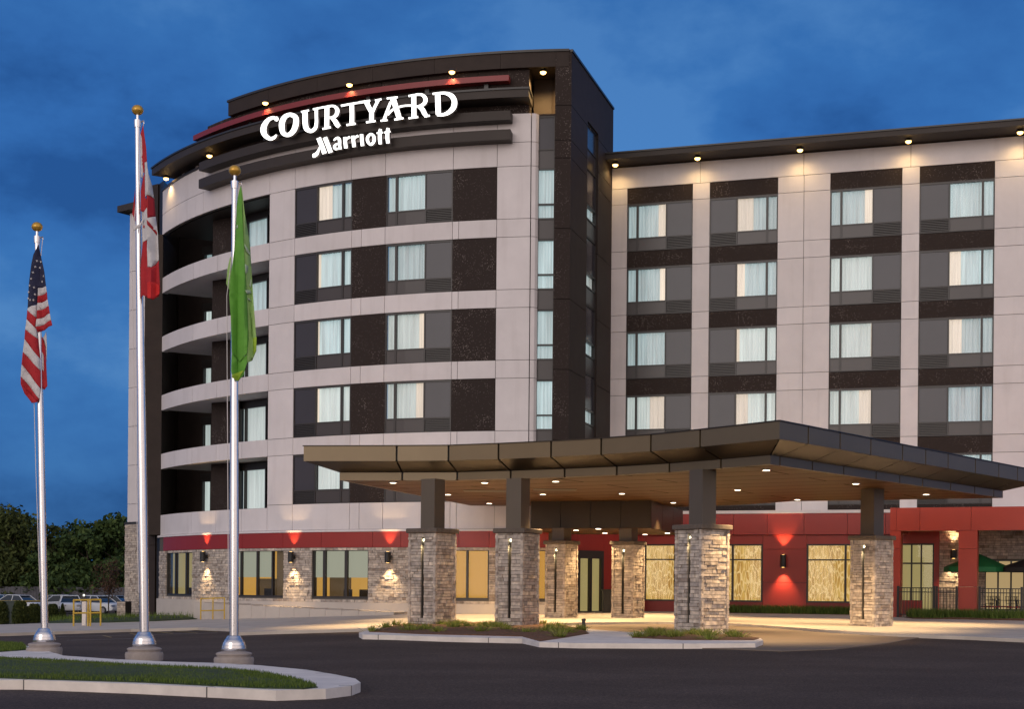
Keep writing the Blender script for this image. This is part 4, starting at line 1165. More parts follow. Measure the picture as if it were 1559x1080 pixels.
letters = [
 ('C', C1, [([(285, 445, 30), (290, 480, 60), (283, 508, 34)], 0), ([(285, 470, 40), (235, 462, 46), (170, 495, 58), (115, 575, 78), (105, 655, 82), (135, 720, 66), (200, 762, 50), (258, 745, 42), (292, 705, 22)], 0)]),
 ('O', C1, [([(500, 418, 58), (562, 455, 72), (570, 535, 80), (545, 625, 76), (500, 685, 66), (445, 708, 56), (388, 680, 66), (366, 600, 78), (372, 520, 80), (405, 455, 70), (450, 425, 58)], 1)]),
 ('U', C1, [([(642, 378, 26), (755, 355, 26)], 0), ([(697, 370, 74), (700, 450, 72), (702, 540, 74), (722, 620, 70), (785, 652, 52), (845, 610, 50), (862, 530, 46), (861, 440, 44), (860, 335, 46)], 0)]),
 ('R', C1, [([(812, 340, 26), (900, 322, 26), (1010, 302, 28), (1060, 298, 30)], 0), ([(1013, 300, 66), (1012, 450, 64), (1010, 605, 66)], 0), ([(948, 622, 26), (1068, 598, 28)], 0),
               ([(1030, 298, 28), (1110, 295, 34), (1160, 345, 56), (1150, 415, 54), (1100, 455, 40), (1040, 462, 26)], 0), ([(1080, 462, 40), (1125, 505, 62), (1160, 560, 66), (1190, 592, 50)], 0)]),
 ('T', C1, [([(1213, 290, 30), (1360, 262, 28), (1560, 232, 28), (1620, 226, 26)], 0), ([(1366, 262, 64), (1370, 400, 62), (1368, 555, 64)], 0), ([(1292, 566, 28), (1422, 546, 30)], 0)]),
 ('Y', C2, [([(60, 325, 26), (215, 303, 28)], 0), ([(160, 315, 66), (200, 400, 62), (240, 470, 60)], 0), ([(285, 300, 26), (375, 283, 24)], 0), ([(335, 290, 40), (290, 375, 40), (250, 460, 44)], 0), ([(238, 450, 62), (236, 590, 62)], 0), ([(162, 607, 28), (292, 588, 28)], 0)]),
 ('A', C2, [([(448, 272, 26), (600, 254, 26)], 0), ([(530, 262, 78), (570, 380, 72), (622, 550, 68)], 0), ([(505, 320, 36), (465, 420, 38), (410, 575, 44)], 0), ([(362, 585, 26), (458, 575, 26)], 0), ([(555, 570, 28), (682, 548, 26)], 0),
            ([(462, 500, 34), (520, 440, 30), (600, 400, 30), (700, 375, 26), (810, 372, 26)], 0)]),
 ('R', C2, [([(752, 238, 28), (850, 222, 30), (900, 218, 30)], 0), ([(824, 230, 68), (826, 380, 66), (828, 545, 66)], 0), ([(752, 550, 26), (886, 530, 28)], 0),
            ([(850, 220, 30), (940, 222, 38), (990, 280, 56), (970, 345, 50), (910, 378, 36), (850, 388, 24)], 0), ([(890, 385, 38), (945, 425, 62), (980, 490, 62), (1015, 522, 44)], 0), ([(975, 530, 20), (1050, 512, 26)], 0)]),
 ('D', C2, [([(1088, 208, 28), (1200, 196, 30)], 0), ([(1158, 200, 74), (1162, 350, 72), (1168, 500, 70)], 0), ([(1150, 202, 32), (1260, 198, 40), (1350, 235, 66), (1392, 310, 74), (1378, 400, 72), (1310, 470, 56), (1230, 500, 42), (1150, 502, 36)], 0)]),
 ('M', C3, [([(222, 275, 76), (275, 405, 78), (325, 542, 78)], 0), ([(330, 268, 72), (378, 390, 74), (428, 525, 74)], 0), ([(258, 400, 20), (225, 480, 34), (195, 545, 60), (140, 580, 66), (122, 585, 40)], 0)]),
 ('a', C3, [([(480, 322, 20), (510, 292, 36), (555, 280, 48), (578, 320, 52), (580, 400, 50), (590, 470, 48)], 0), ([(578, 372, 24), (520, 388, 36), (492, 430, 46), (512, 462, 44), (560, 455, 26), (585, 430, 20)], 0)]),
 ('r', C3, [([(668, 262, 56), (676, 360, 58), (686, 452, 58)], 0), ([(690, 320, 24), (715, 282, 36), (758, 262, 42)], 0)]),
 ('r', C3, [([(806, 240, 58), (814, 340, 58), (826, 430, 58)], 0), ([(828, 300, 24), (855, 262, 36), (898, 242, 42)], 0)]),
 ('i', C3, [([(950, 212, 56), (956, 310, 56), (968, 412, 58)], 0)]),
 ('o', C3, [([(1108, 212, 40), (1158, 250, 48), (1162, 330, 50), (1112, 388, 42), (1060, 345, 48), (1055, 265, 50)], 1)]),
 ('t', C3, [([(1272, 125, 46), (1262, 190, 60), (1262, 300, 60), (1270, 382, 54)], 0), ([(1208, 196, 26), (1312, 184, 28)], 0)]),
 ('t', C3, [([(1402, 108, 46), (1390, 180, 60), (1390, 290, 60), (1400, 368, 54)], 0), ([(1332, 186, 26), (1440, 168, 28)], 0)]),
]
for nm, crop, strokes in letters:
    mb = MB()
    for i, (pts, cl) in enumerate(strokes):
        L, R = ribbon(pts, 6, bool(cl)); sign_stroke(mb, A, crop, L, R, bool(cl), SD - .14 + i * .003, SD + i * .003)
    mb.build('letter', [M['sign'], M['letterside']], sign, recalc=False)
mb = MB()
for a, b, py in ((400, 695, 175),):
    mb.box(A, A.hit(a, 200, .6)[0], A.hit(b, 160, .6)[0], .5, .56, 20.15 + E, 20.25 + E)
mb.build('sign_rail', M['dark'], sign)
# ------------------------------------------------------------ flagpoles and flags
def flagpole(px0, base_y, px1, ball_y, Y, label, rb, rt):
    b = at_y(px0, base_y, Y); zb = g(b.x, b.y) + .15
    t_ = at_y(px1, ball_y, Y)
    top = Vector((t_.x, Y, t_.z))
    t = empty('flagpole', (b.x, Y, zb), label, 'flagpole', 'aluminium flagpoles on the kerb island')
    mb = MB(); mb.lathe((b.x, Y, zb), [(.38, -.1), (.39, .03), (.375, .075), (.33, .08), (.335, .11), (.35, .125), (.35, .15), (.31, .17), (.28, .175)], n=32); mb.build('concrete_footing', M['footing'], t, smooth=True)
    mb = MB(); mb.lathe((b.x, Y, zb + .175), [(.235, 0), (.245, .02), (.245, .07), (.238, .075), (.235, .13), (.222, .135), (.212, .19), (.198, .195), (.18, .24), (.165, .25), (.14, .30), (.12, .32)], n=32); mb.build('base_collar', M['alu'], t, smooth=True)
    p0 = Vector((b.x, Y, zb + .5)); n = 8
    mb = MB(); mb.tube([p0.lerp(top - Vector((0, 0, .28)), i / n) for i in range(n + 1)], [rb if i < 3 else rb + (rt - rb) * (i - 2) / (n - 2) for i in range(n + 1)], n=20); mb.build('pole', M['alu'], t, smooth=True)
    mb = MB(); tp = top - Vector((0, 0, .28)); mb.lathe(tuple(tp), [(rt + .012, -.1), (rt + .02, -.02), (rt + .02, .05), (.03, .06), (.03, .16), (.045, .17)], n=16)
    mb.tube([tp + Vector((.05, 0, .0)), tp + Vector((.13, 0, .04)), tp + Vector((.13, 0, -.02))], .014, n=6)
    mb.build('truck_head', M['alu'], t, smooth=True)
    mb = MB(); mb.lathe(tuple(top - Vector((0, 0, .02))), [(.115 * math.sin(math.pi * i / 12) * 1.05, -.105 * math.cos(math.pi * i / 12)) for i in range(13)], n=24); mb.build('gold_ball', M['gold'], t, smooth=True)
    mb = MB(); pts = [tp + Vector((.13, -.0, .03)), tp.lerp(p0, .25) + Vector((-rb - .05, -.05, 0)), tp.lerp(p0, .6) + Vector((-rb - .03, -.05, 0)), p0 + Vector((-rb - .02, -.03, .8))]
    mb.tube(pts, .008, n=5); mb.build('halyard', M['white'], t)
    return t
flagpole(67.5, 1000, 56.5, 344, 32.3, 'slim aluminium flagpole with gold ball carrying the striped flag with stars', .078, .052)
flagpole(219.5, 1010, 209.5, 166, 30.2, 'tallest aluminium flagpole with gold ball carrying the red and white maple leaf flag', .098, .055)
flagpole(356, 1019, 357.5, 258, 28.6, 'aluminium flagpole with gold ball carrying the plain green flag', .092, .055)
YP = [32.3, 30.2, 28.6]

def cloth_mat(name, col):
    m = mat(name, col, .8, noise=.12, nscale=5, bump=.6, bscale=7); b = m.node_tree.nodes['Principled BSDF']; b.inputs['Subsurface Weight'].default_value = 0
    b.inputs['Transmission Weight'].default_value = 0
    return m
FM = {'navy': cloth_mat('navy_cloth', (.020, .022, .06)), 'red': cloth_mat('red_cloth', (.42, .015, .022)), 'white': cloth_mat('white_cloth', (.62, .60, .60)), 'red2': cloth_mat('bright_red_cloth', (.62, .02, .02)),
      'green': cloth_mat('green_cloth', (.13, .37, .045)), 'green2': cloth_mat('pale_green_cloth', (.32, .52, .16)), 'lime': cloth_mat('lime_cloth', (.33, .50, .04)), 'mark': cloth_mat('pale_print', (.42, .55, .36))}
def cloth(mb, poly, crop, Y, fold, mi, dy=0.0, step=.07):
    ox, oy, s = crop
    pts3 = [at_y(ox + x / s, oy + y / s, Y) for x, y in poly]
    ol = []
    n = len(pts3)
    for i in range(n):
        a, b = pts3[i], pts3[(i + 1) % n]; L = math.hypot(a.x - b.x, a.z - b.z); k = max(1, int(L / step))
        ol += [(a.x + (b.x - a.x) * j / k, a.z + (b.z - a.z) * j / k) for j in range(k)]
    P_ = [Vector(p) for p in ol]; m = len(P_)
    X0, X1 = min(p[0] for p in ol), max(p[0] for p in ol); Z0, Z1 = min(p[1] for p in ol), max(p[1] for p in ol)
    x = X0 + step / 3
    while x < X1:
        z = Z0 + step / 3
        while z < Z1:
            if inside((x, z), ol) and min((x - q[0]) ** 2 + (z - q[1]) ** 2 for q in ol) > (step * .3) ** 2: P_.append(Vector((x, z)))
            z += step
        x += step
    r = delaunay_2d_cdt(P_, [(i, (i + 1) % m) for i in range(m)], [], 1, 1e-5)
    mb.add([(p.x, Y + dy + fold(p.x, p.y), p.y) for p in r[0]], [list(f) for f in r[2]], mi)
def finish(mb, name, mats, label, Y, cat='flag'):
    c = mb.v[0]; o = mb.build(name, mats, recalc=False, smooth=True, origin=(c[0], c[1], c[2]))
    s = o.modifiers.new('thickness', 'SOLIDIFY'); s.thickness = .008; s.offset = 0
    return tag(o, label, cat, 'flags hanging from the flagpoles')

# striped flag: crop (0,320) scale 3.375
K = (0, 320, 3.375); Y = YP[0]; x0 = at_y(58, 450, Y).x
fold = lambda x, z: .055 * math.sin((x - x0) * 17 + z * .8) + .05 * math.sin((x - x0) * 9 + 1) - .12
mb = MB()
cloth(mb, [(200, 178), (214, 250), (232, 320), (246, 400), (201, 404), (196, 490), (152, 510), (160, 400), (172, 300), (182, 235)], K, Y, fold, 0)
def lerp2(a, b, t): return (a[0] + (b[0] - a[0]) * t, a[1] + (b[1] - a[1]) * t)
# upper right stripes
Lp = [(201, 404), (200, 445), (199, 482), (198, 520), (196, 565), (193, 605), (200, 632)]
Rp = [(246, 398), (254, 430), (258, 468), (266, 502), (272, 540), (279, 575), (284, 602)]
for i in range(6): cloth(mb, [Lp[i], Rp[i], Rp[i + 1], Lp[i + 1]], K, Y, fold, 1 if i % 2 == 0 else 2, dy=-.012)
# lower left stripes
Ll = [(152, 505), (147, 545), (137, 612), (134, 668), (129, 730), (126, 790), (121, 855), (124, 915), (170, 994)]
Rr = [(196, 500), (194, 612), (203, 660), (210, 705), (214, 765), (216, 830), (216, 880), (216, 930), (205, 990)]
Ll = [(152, 508), (150, 520), (145, 565), (138, 618), (135, 668), (129, 735), (125, 800), (122, 862), (122, 900)]
Rr = [(196, 492), (196, 560), (194, 614), (204, 668), (213, 770), (215, 830), (217, 925), (210, 975), (200, 992)]
for i in range(8): cloth(mb, [Ll[i], Rr[i], Rr[i + 1], Ll[i + 1]], K, Y, fold, [1, 2, 1, 2, 1, 2, 1, 2][i])
cloth(mb, [(122, 900), (200, 992), (170, 995), (138, 950)], K, Y, fold, 2)
cloth(mb, [(202, 640), (218, 655), (232, 700), (238, 800), (244, 905), (228, 925), (217, 915), (214, 770), (205, 670)], K, Y, lambda x, z: fold(x, z) + .05, 2)
cloth(mb, [(218, 655), (236, 625), (240, 700), (238, 780), (230, 700)], K, Y, lambda x, z: fold(x, z) + .07, 1)
cloth(mb, [(216, 730), (224, 745), (226, 830), (218, 820)], K, Y, lambda x, z: fold(x, z) + .035, 1)
for x, y in ((190, 298), (208, 299), (182, 329), (174, 362), (219, 370), (166, 397), (186, 405), (160, 430), (190, 440), (157, 462), (184, 470), (228, 343), (196, 266), (212, 268), (168, 470)):
    pts = [(x + (7.5 if k % 2 == 0 else 3) * .8 * math.sin(k * math.pi / 5), y - (7.5 if k % 2 == 0 else 3) * math.cos(k * math.pi / 5)) for k in range(10)]
    cloth(mb, pts, K, Y, fold, 1, dy=-.014)
finish(mb, 'striped_flag', [FM['navy'], FM['white'], FM['red']], 'limp flag with red and white stripes and white stars on dark blue', Y)

# maple leaf flag: crop (190,190) scale 3.857
K = (190, 190, 3.857); Y = YP[1]; x0 = at_y(225, 330, Y).x
fold = lambda x, z: .06 * math.sin((x - x0) * 15 + z * .5) + .04 * math.sin((x - x0) * 31 + z) - .16
mb = MB()
cloth(mb, [(120, 18), (132, 90), (142, 150), (147, 235), (133, 240), (130, 300), (112, 290), (104, 180), (104, 70), (112, 40)], K, Y, fold, 0)
cloth(mb, [(104, 66), (112, 90), (116, 160), (122, 300), (118, 330), (106, 320), (103, 180)], K, Y, fold, 1, dy=-.012)
cloth(mb, [(133, 240), (147, 236), (147, 330), (147, 430), (134, 440)], K, Y, fold, 1)
cloth(mb, [(147, 236), (155, 305), (170, 370), (178, 440), (165, 430), (147, 430)], K, Y, lambda x, z: fold(x, z) - .01, 1)
cloth(mb, [(118, 330), (131, 300), (134, 440), (150, 470), (148, 505), (128, 525), (106, 520), (106, 400)], K, Y, fold, 0)
cloth(mb, [(147, 430), (178, 440), (186, 545), (150, 565), (146, 500)], K, Y, fold, 2)
cloth(mb, [(122, 525), (148, 505), (150, 565), (150, 690), (118, 700), (118, 600)], K, Y, fold, 1)
cloth(mb, [(150, 565), (186, 545), (200, 640), (207, 800), (170, 850), (150, 850), (146, 740), (150, 690)], K, Y, fold, 1)
cloth(mb, [(145, 575), (160, 590), (182, 618), (196, 640), (194, 655), (175, 630), (150, 605)], K, Y, lambda x, z: fold(x, z) - .014, 2)
cloth(mb, [(122, 600), (130, 605), (128, 622), (120, 615)], K, Y, lambda x, z: fold(x, z) - .014, 2)
cloth(mb, [(118, 700), (144, 690), (146, 760), (150, 850), (170, 850), (207, 805), (216, 985), (205, 1015), (160, 1035), (120, 1010), (103, 1030), (104, 850)], K, Y, fold, 0)
cloth(mb, [(145, 940), (190, 935), (214, 950), (213, 1000), (180, 1040), (150, 1030)], K, Y, lambda x, z: fold(x, z) - .03, 3)
cloth(mb, [(72, 300), (74, 420), (74, 585), (60, 570), (46, 535), (38, 520), (50, 420), (62, 330)], K, Y, lambda x, z: .06 * math.sin((x - x0) * 15) + .02, 0)
cloth(mb, [(38, 520), (60, 570), (74, 588), (74, 600), (40, 600)], K, Y, lambda x, z: .06 * math.sin((x - x0) * 15) + .02, 1)
cloth(mb, [(64, 614), (70, 606), (100, 600), (122, 565), (126, 572), (106, 612), (80, 632), (66, 634)], K, Y, lambda x, z: -.2, 1)
finish(mb, 'maple_leaf_flag', [FM['red'], FM['white'], FM['red'], FM['red2']], 'limp red and white maple leaf flag on the tallest pole', Y)

# green flag: crop (340,240) scale 3
K = (340, 240, 3.0); Y = YP[2]; x0 = at_y(370, 430, Y).x
fold = lambda x, z: .07 * math.sin((x - x0) * 22 + z * .5) + .03 * math.sin((x - x0) * 45 + z) - .17
mb = MB()
cloth(mb, [(88, 140), (94, 190), (98, 300), (104, 420), (112, 560), (118, 700), (122, 840), (118, 905), (80, 940), (50, 900), (46, 735), (38, 640), (52, 480), (60, 330), (66, 230), (78, 170)], K, Y, fold, 0, step=.055)
cloth(mb, [(90, 140), (98, 190), (110, 290), (124, 400), (132, 540), (144, 690), (156, 830), (136, 830), (112, 560), (104, 420), (98, 300), (94, 190)], K, Y, lambda x, z: fold(x, z) + .03, 1, step=.055)
cloth(mb, [(156, 830), (155, 890), (135, 930), (118, 945), (118, 905), (122, 840), (118, 700), (112, 560), (136, 830)], K, Y, lambda x, z: fold(x, z) + .03, 1, step=.055)
cloth(mb, [(140, 830), (158, 826), (156, 890), (142, 905)], K, Y, lambda x, z: fold(x, z) + .015, 2)
cloth(mb, [(50, 900), (80, 940), (118, 905), (118, 945), (100, 1000), (70, 1026), (52, 1010), (46, 980)], K, Y, lambda x, z: fold(x, z) + .02, 0)
cloth(mb, [(52, 1000), (70, 985), (100, 980), (70, 1026), (50, 1012)], K, Y, lambda x, z: fold(x, z) + .0, 2)
cloth(mb, [(36, 450), (34, 560), (34, 606), (24, 600), (12, 575), (18, 510), (28, 460)], K, Y, lambda x, z: .02, 1)
for poly in ([(108, 410), (118, 425), (128, 440), (126, 452), (114, 440)], [(110, 500), (120, 505), (118, 530), (112, 545)], [(112, 618), (128, 610), (132, 625), (116, 632)], [(118, 650), (130, 655), (126, 664)], [(65, 318), (72, 316), (73, 330), (66, 331)], [(58, 385), (64, 384), (65, 396), (58, 396)], [(128, 560), (134, 566), (130, 600), (124, 590)]):
    cloth(mb, poly, K, Y, lambda x, z: fold(x, z) - .012, 3, step=.05)
finish(mb, 'green_flag', [FM['green'], FM['green2'], FM['lime'], FM['mark']], 'limp translucent green flag with faint pale print', Y)
for fname in ():
    pass

# ------------------------------------------------------------ parked cars
def make_car(x, y, ang, paint, label):
    z = g(x, y); t = empty('parked_car', (x, y, z), label, 'car', 'cars parked beyond the hedge'); t.rotation_euler.z = ang
    def put(mb, name, m, parent=t, smooth=True):
        me = mb.build(name, m, smooth=smooth); me.parent = parent; return me
    st = [(-2.2, .42, .60, .78, .62), (-2.1, .30, .62, .86, .72), (-1.7, .26, .70, .90, .82), (-1.0, .24, .78, .94, .86), (0, .24, .82, .96, .88), (.9, .24, .82, .98, .88), (1.7, .26, .80, .98, .84), (2.15, .34, .72, .96, .76), (2.25, .45, .62, .86, .70)]
    mb = MB(); vs = []
    for X, zb, w0, zt, w in st:
        w = w
        vs += [(X, -w, zb), (X, -w - .03, (zb + zt) / 2), (X, -w + .02, zt - .05), (X, -w + .16, zt), (X, w - .16, zt), (X, w - .02, zt - .05), (X, w + .03, (zb + zt) / 2), (X, w, zb)]
    n = len(st); fs = [[i * 8 + j, (i + 1) * 8 + j, (i + 1) * 8 + (j + 1) % 8, i * 8 + (j + 1) % 8] for i in range(n - 1) for j in range(8)] + [list(range(8)), [8 * (n - 1) + j for j in range(7, -1, -1)]]
    mb.add(vs, fs); body = put(mb, 'body', paint)
    # cabin: glass house with a painted roof
    cs = [(-1.05, .93, .80), (-.35, 1.42, .62), (.9, 1.46, .62), (1.75, .97, .76)]
    mb = MB(); vs = []
    for X, z_, w in cs: vs += [(X, -.80, .93), (X, -w, z_), (X, w, z_), (X, .80, .93)]
    mb.add(vs, [[i * 4 + j, (i + 1) * 4 + j, (i + 1) * 4 + (j + 1) % 4, i * 4 + (j + 1) % 4] for i in range(3) for j in range(4)]); put(mb, 'side_windows', M['carglass'])
    mb = MB(); mb.add([(-.42, -.6, 1.425), (.95, -.6, 1.465), (.95, .6, 1.465), (-.42, .6, 1.425), (-.42, -.57, 1.47), (.92, -.57, 1.51), (.92, .57, 1.51), (-.42, .57, 1.47)], [[0, 1, 5, 4], [1, 2, 6, 5], [2, 3, 7, 6], [3, 0, 4, 7], [4, 5, 6, 7]]); put(mb, 'roof', paint)
    for sx in (-1, 1):
        mb = MB()
        for a, b in (((-1.05, .95), (-.38, 1.44)), ((1.75, .98), (.92, 1.48)), ((.28, .95), (.28, 1.46))):
            mb.tube([(a[0], sx * .80, a[1]), (b[0], sx * .61, b[1])], .035, n=6)
        put(mb, 'pillars', paint)
    for X in (-1.38, 1.35):
        for sy in (-1, 1):
            mb = MB(); mb.tube([(X, sy * .64, .32), (X, sy * .90, .32)], .32, n=18); w = put(mb, 'wheel', M['rubber'])
            mb = MB(); mb.tube([(X, sy * .89, .32), (X, sy * .915, .32)], .2, n=14); put(mb, 'rim', M['rim'], w)
    for sy in (-1, 1):
        mb = MB(); mb.cube(-2.235, -2.1, sy * .58 - .17, sy * .58 + .17, .62, .76); put(mb, 'headlight', M['rim'], smooth=False)
        mb = MB(); mb.cube(2.2, 2.275, sy * .62 - .12, sy * .62 + .12, .68, .86); put(mb, 'tail_light', M['red'], smooth=False)
    return t
cars = [(12, 124, 2.4, 'carsilver', 'silver car roof behind the green utility box at the left edge'), (32, 121, 2.7, 'carwhite', 'white car with rounded roof behind the clipped shrub'),
        (84, 126, .6, 'carwhite', 'white car partly hidden by the first flagpole'), (107, 118, 1.9, 'carwhite', 'white car with large windscreen behind the small pointed conifer'),
        (151, 118, 2.6, 'carwhite', 'white car behind the yellow guard rail'), (176, 124, 2.9, 'carsilver', 'silver blue car next to the low stone wall')]
for px, Y, ang, pm, lb in cars:
    p = at_y(px, 915, Y); make_car(p.x, p.y, ang, M[pm], lb)

# ------------------------------------------------------------ wooden fence, trees, shrubs
mb = MB(); fx0, fx1 = at_y(-160, 900, 136).x, at_y(300, 900, 136).x; x = fx0
rf = random.Random(2)
while x < fx1:
    zz_ = g(x, 136); mb.cube(x, x + .28, 136, 136.06, zz_, zz_ + 2.15 + rf.uniform(-.03, .03)); x += .3
tag(mb.build('board_fence', M['wood'], recalc=False), 'long weathered grey board fence behind the parked cars', 'fence')
mb = MB(); mb.prism([(-90, 138), (-8, 138), (-8, 240), (-90, 240)], lambda x, y: g(x, y) - .3, lambda x, y: g(x, y) + .06); tag(mb.build('grass_field', M['field']), kind='structure')

def tree(x, y, h, r, leafm, label, seed, n=5200, name='tree', cat='tree', group=None, leaf=.30, trunk_r=.16, low=.18, shape=1.0):
    rd = random.Random(seed); z = g(x, y); t = empty(name, (x, y, z), label, cat, group)
    mb = MB(); top = Vector((x + rd.uniform(-.3, .3), y, z + h * .8))
    mb.tube([(x, y, z - .2), (x + rd.uniform(-.1, .1), y, z + h * .3), top], [trunk_r, trunk_r * .75, trunk_r * .2], n=7)
    cl = []
    k = max(10, int(16 * (r / 3)))
    for i in range(k):
        f = rd.random(); zz = z + h * (low + (.97 - low) * f); env = r * (math.sin(math.pi * min(1, (f * .85 + .12))) ** .7) * shape
        a = rd.uniform(0, 6.28); q = env * rd.uniform(.35, .85); c = Vector((x + q * math.cos(a), y + q * math.sin(a), zz)); cr_ = r * rd.uniform(.22, .42)
        cl.append((c, cr_)); mb.tube([Vector((x, y, z + h * (.2 + .5 * f))), c], [trunk_r * .35, trunk_r * .1], n=5)
    mb.build('trunk', M['trunk'], t)
    lb = MB()
    for i in range(n):
        c, q = rd.choice(cl); v = Vector((rd.gauss(0, 1), rd.gauss(0, 1), rd.gauss(0, .8))).normalized() * q * rd.uniform(.55, 1.12) ; p = c + v
        a = Vector((rd.uniform(-1, 1), rd.uniform(-1, 1), rd.uniform(-1, 1))).normalized(); b = a.cross(Vector((rd.uniform(-1, 1), rd.uniform(-1, 1), rd.uniform(-1, 1)))).normalized(); s = leaf * rd.uniform(.5, 1.2)
        lb.add([p - a * s, p + b * s * .55, p + a * s, p - b * s * .55], [[0, 1, 2, 3]])
    lb.build('crown', leafm, t, recalc=False)
    return t
tr = [(-30, 142, 11.0, 5.2, 0, 'tall dark tree filling the left edge beyond the fence'), (12, 140, 10.4, 4.6, 1, 'olive green broad tree left of the first flagpole'), (40, 146, 9.6, 4.0, 0, 'round topped dark tree just left of the first flagpole'),
      (78, 142, 9.3, 4.4, 1, 'yellowish green tree just right of the first flagpole'), (105, 147, 9.0, 3.6, 0, 'lower dark tree in the dip of the tree line'), (133, 140, 9.3, 3.8, 0, 'dark tree with ragged top rising right of the dip'),
      (152, 147, 9.9, 3.6, 1, 'olive tree between the ragged tree and the building'), (176, 141, 10.0, 3.8, 0, 'dark tree closest to the stone end of the building'), (205, 143, 9.4, 4.2, 0, 'dark tree mostly hidden behind the building end'),
      (60, 139, 5.6, 3.2, 0, 'low dense bush like tree in front of the tree line behind the first flagpole'), (120, 138.6, 5.0, 3.4, 0, 'low dark tree behind the white cars'), (165, 138.5, 5.2, 3.0, 0, 'low dark tree behind the bare sapling'), (10, 138.5, 5.4, 3.4, 1, 'low olive tree behind the fence at the left edge')]
for i, (px, Y_, h, r, mi, lb) in enumerate(tr):
    p = at_y(px, 900, Y_); tree(p.x, p.y, h * .84, r, M['leaf2' if mi else 'leaf'], lb, 20 + i, n=4400, group='trees beyond the fence', low=.06)
for i, px in enumerate((-60, -10, 30, 62, 95, 125, 150, 185, 220)):
    pass
p = at_y(166, 900, 92); tree(p.x, p.y, 4.2, 1.5, M['redtwig'], 'bare young sapling with reddish twigs on the grass left of the building', 77, n=1500, name='sapling', leaf=.07, trunk_r=.05, low=.42)

def shrub(px, pyb, w, h, label, seed, cone=False, grp='clipped shrubs along the left pavement'):
    x, y = on_g(px, pyb); z = g(x, y); rd = random.Random(seed); t = empty('conifer_shrub' if cone else 'clipped_shrub', (x, y, z), label, 'shrub', grp)
    mb = MB(); mb.tube([(x, y, z), (x, y, z + h * .6)], [.04, .02], n=6); mb.build('stem', M['trunk'], t)
    mb = MB()
    for i in range(1700):
        f = rd.random(); rr_ = w * (1 - f) ** .8 if cone else w * (1 - max(0, f - .5) ** 2 * 2.2); a = rd.uniform(0, 6.28); q = rr_ * rd.uniform(.75, 1.06)
        p = Vector((x + q * math.cos(a), y + q * math.sin(a), z + .05 + h * f)); s = .05 * rd.uniform(.6, 1.4)
        aa = Vector((rd.uniform(-1, 1), rd.uniform(-1, 1), rd.uniform(.2, 1.4))).normalized(); b = aa.cross(Vector((rd.uniform(-1, 1), rd.uniform(-1, 1), 0))).normalized()
        mb.add([p - aa * s, p + b * s * .5, p + aa * s * 1.4, p - b * s * .5], [[0, 1, 2, 3]])
    mb.cube(x - w * .45, x + w * .45, y - w * .45, y + w * .45, z + .02, z + h * (.5 if cone else .85)) if False else None
    for i in range(260):
        f = rd.random(); rr_ = w * .7 * ((1 - f) if cone else 1); a = rd.uniform(0, 6.28); q = rr_ * rd.random(); p = Vector((x + q * math.cos(a), y + q * math.sin(a), z + .05 + h * .9 * f)); s = .16
        aa = Vector((rd.uniform(-.3, .3), rd.uniform(-.3, .3), 1)).normalized(); b = aa.cross(Vector((rd.uniform(-1, 1), rd.uniform(-1, 1), 0))).normalized(); mb.add([p - aa * s, p + b * s * .6, p + aa * s, p - b * s * .6], [[0, 1, 2, 3]])
    mb.build('foliage', M['hedge'], t, recalc=False)
shrub(2, 951, .38, 1.15, 'olive clipped shrub cut off by the left edge', 1)
shrub(31, 951, .42, 1.18, 'round topped clipped shrub right of the dark green utility box', 2)
shrub(52, 949, .42, 1.0, 'dark clipped shrub just left of the first flagpole', 3)
shrub(80, 946, .36, .95, 'clipped shrub just right of the first flagpole', 4)
shrub(95, 945, .26, .95, 'small pointed conifer left of the yellow rail', 5, cone=True)
x, y = on_g(14, 951); z = g(x, y)
mb = MB(); mb.cube(x - .28, x + .28, y, y + .5, z, z + 1.18); mb.cube(x - .31, x + .31, y - .03, y + .53, z + 1.181, z + 1.24); tag(mb.build('utility_box', M['darkgreen']), 'dark green metal utility box between two clipped shrubs at the left edge', 'utility box')
# long low yellow beam behind the shrubs
mb = MB(); a, b = Vector(on_g(-30, 946)), Vector(on_g(60, 944))
for k in range(4):
    q = a.lerp(b, k / 3) + Vector((0, 1)); mb.tube([(q.x, q.y, g(*q)), (q.x, q.y, g(*q) + 1.15)], .05)
mb.tube([(a.x, a.y + 1, g(*a) + 1.15), (b.x, b.y + 1, g(*b) + 1.15)], .06); tag(mb.build('yellow_barrier', M['yellow']), 'low yellow barrier bar running behind the shrubs at the far left', 'barrier')

def rail(name, pts, tops, label, rmid=True, h=1.05, r=.035):
    P3 = [Vector((*p, g(*p) + .1)) for p in pts]
    t = empty(name, P3[0], label, 'guard rail', 'yellow guard rails')
    for p in P3: mb = MB(); mb.tube([p, p + Vector((0, 0, h))], r, n=10); mb.build('post', M['yellow'], t)
    for i in range(len(P3) - 1):
        m2 = MB(); m2.tube([P3[i] + Vector((0, 0, h)), P3[i + 1] + Vector((0, 0, h))], r, n=10); m2.build('top_rail', M['yellow'], t)
        m2 = MB(); m2.tube([P3[i] + Vector((0, 0, h * .5)), P3[i + 1] + Vector((0, 0, h * .5))], r, n=10); m2.build('middle_rail', M['yellow'], t)
rail('guard_rail', [on_g(112, 954, .1), on_g(134, 954, .1), on_g(137.5, 954, .1), on_g(153, 953.5, .1)], None, 'yellow tubular guard rail round the ticket post by the car park', h=1.02, r=.035)
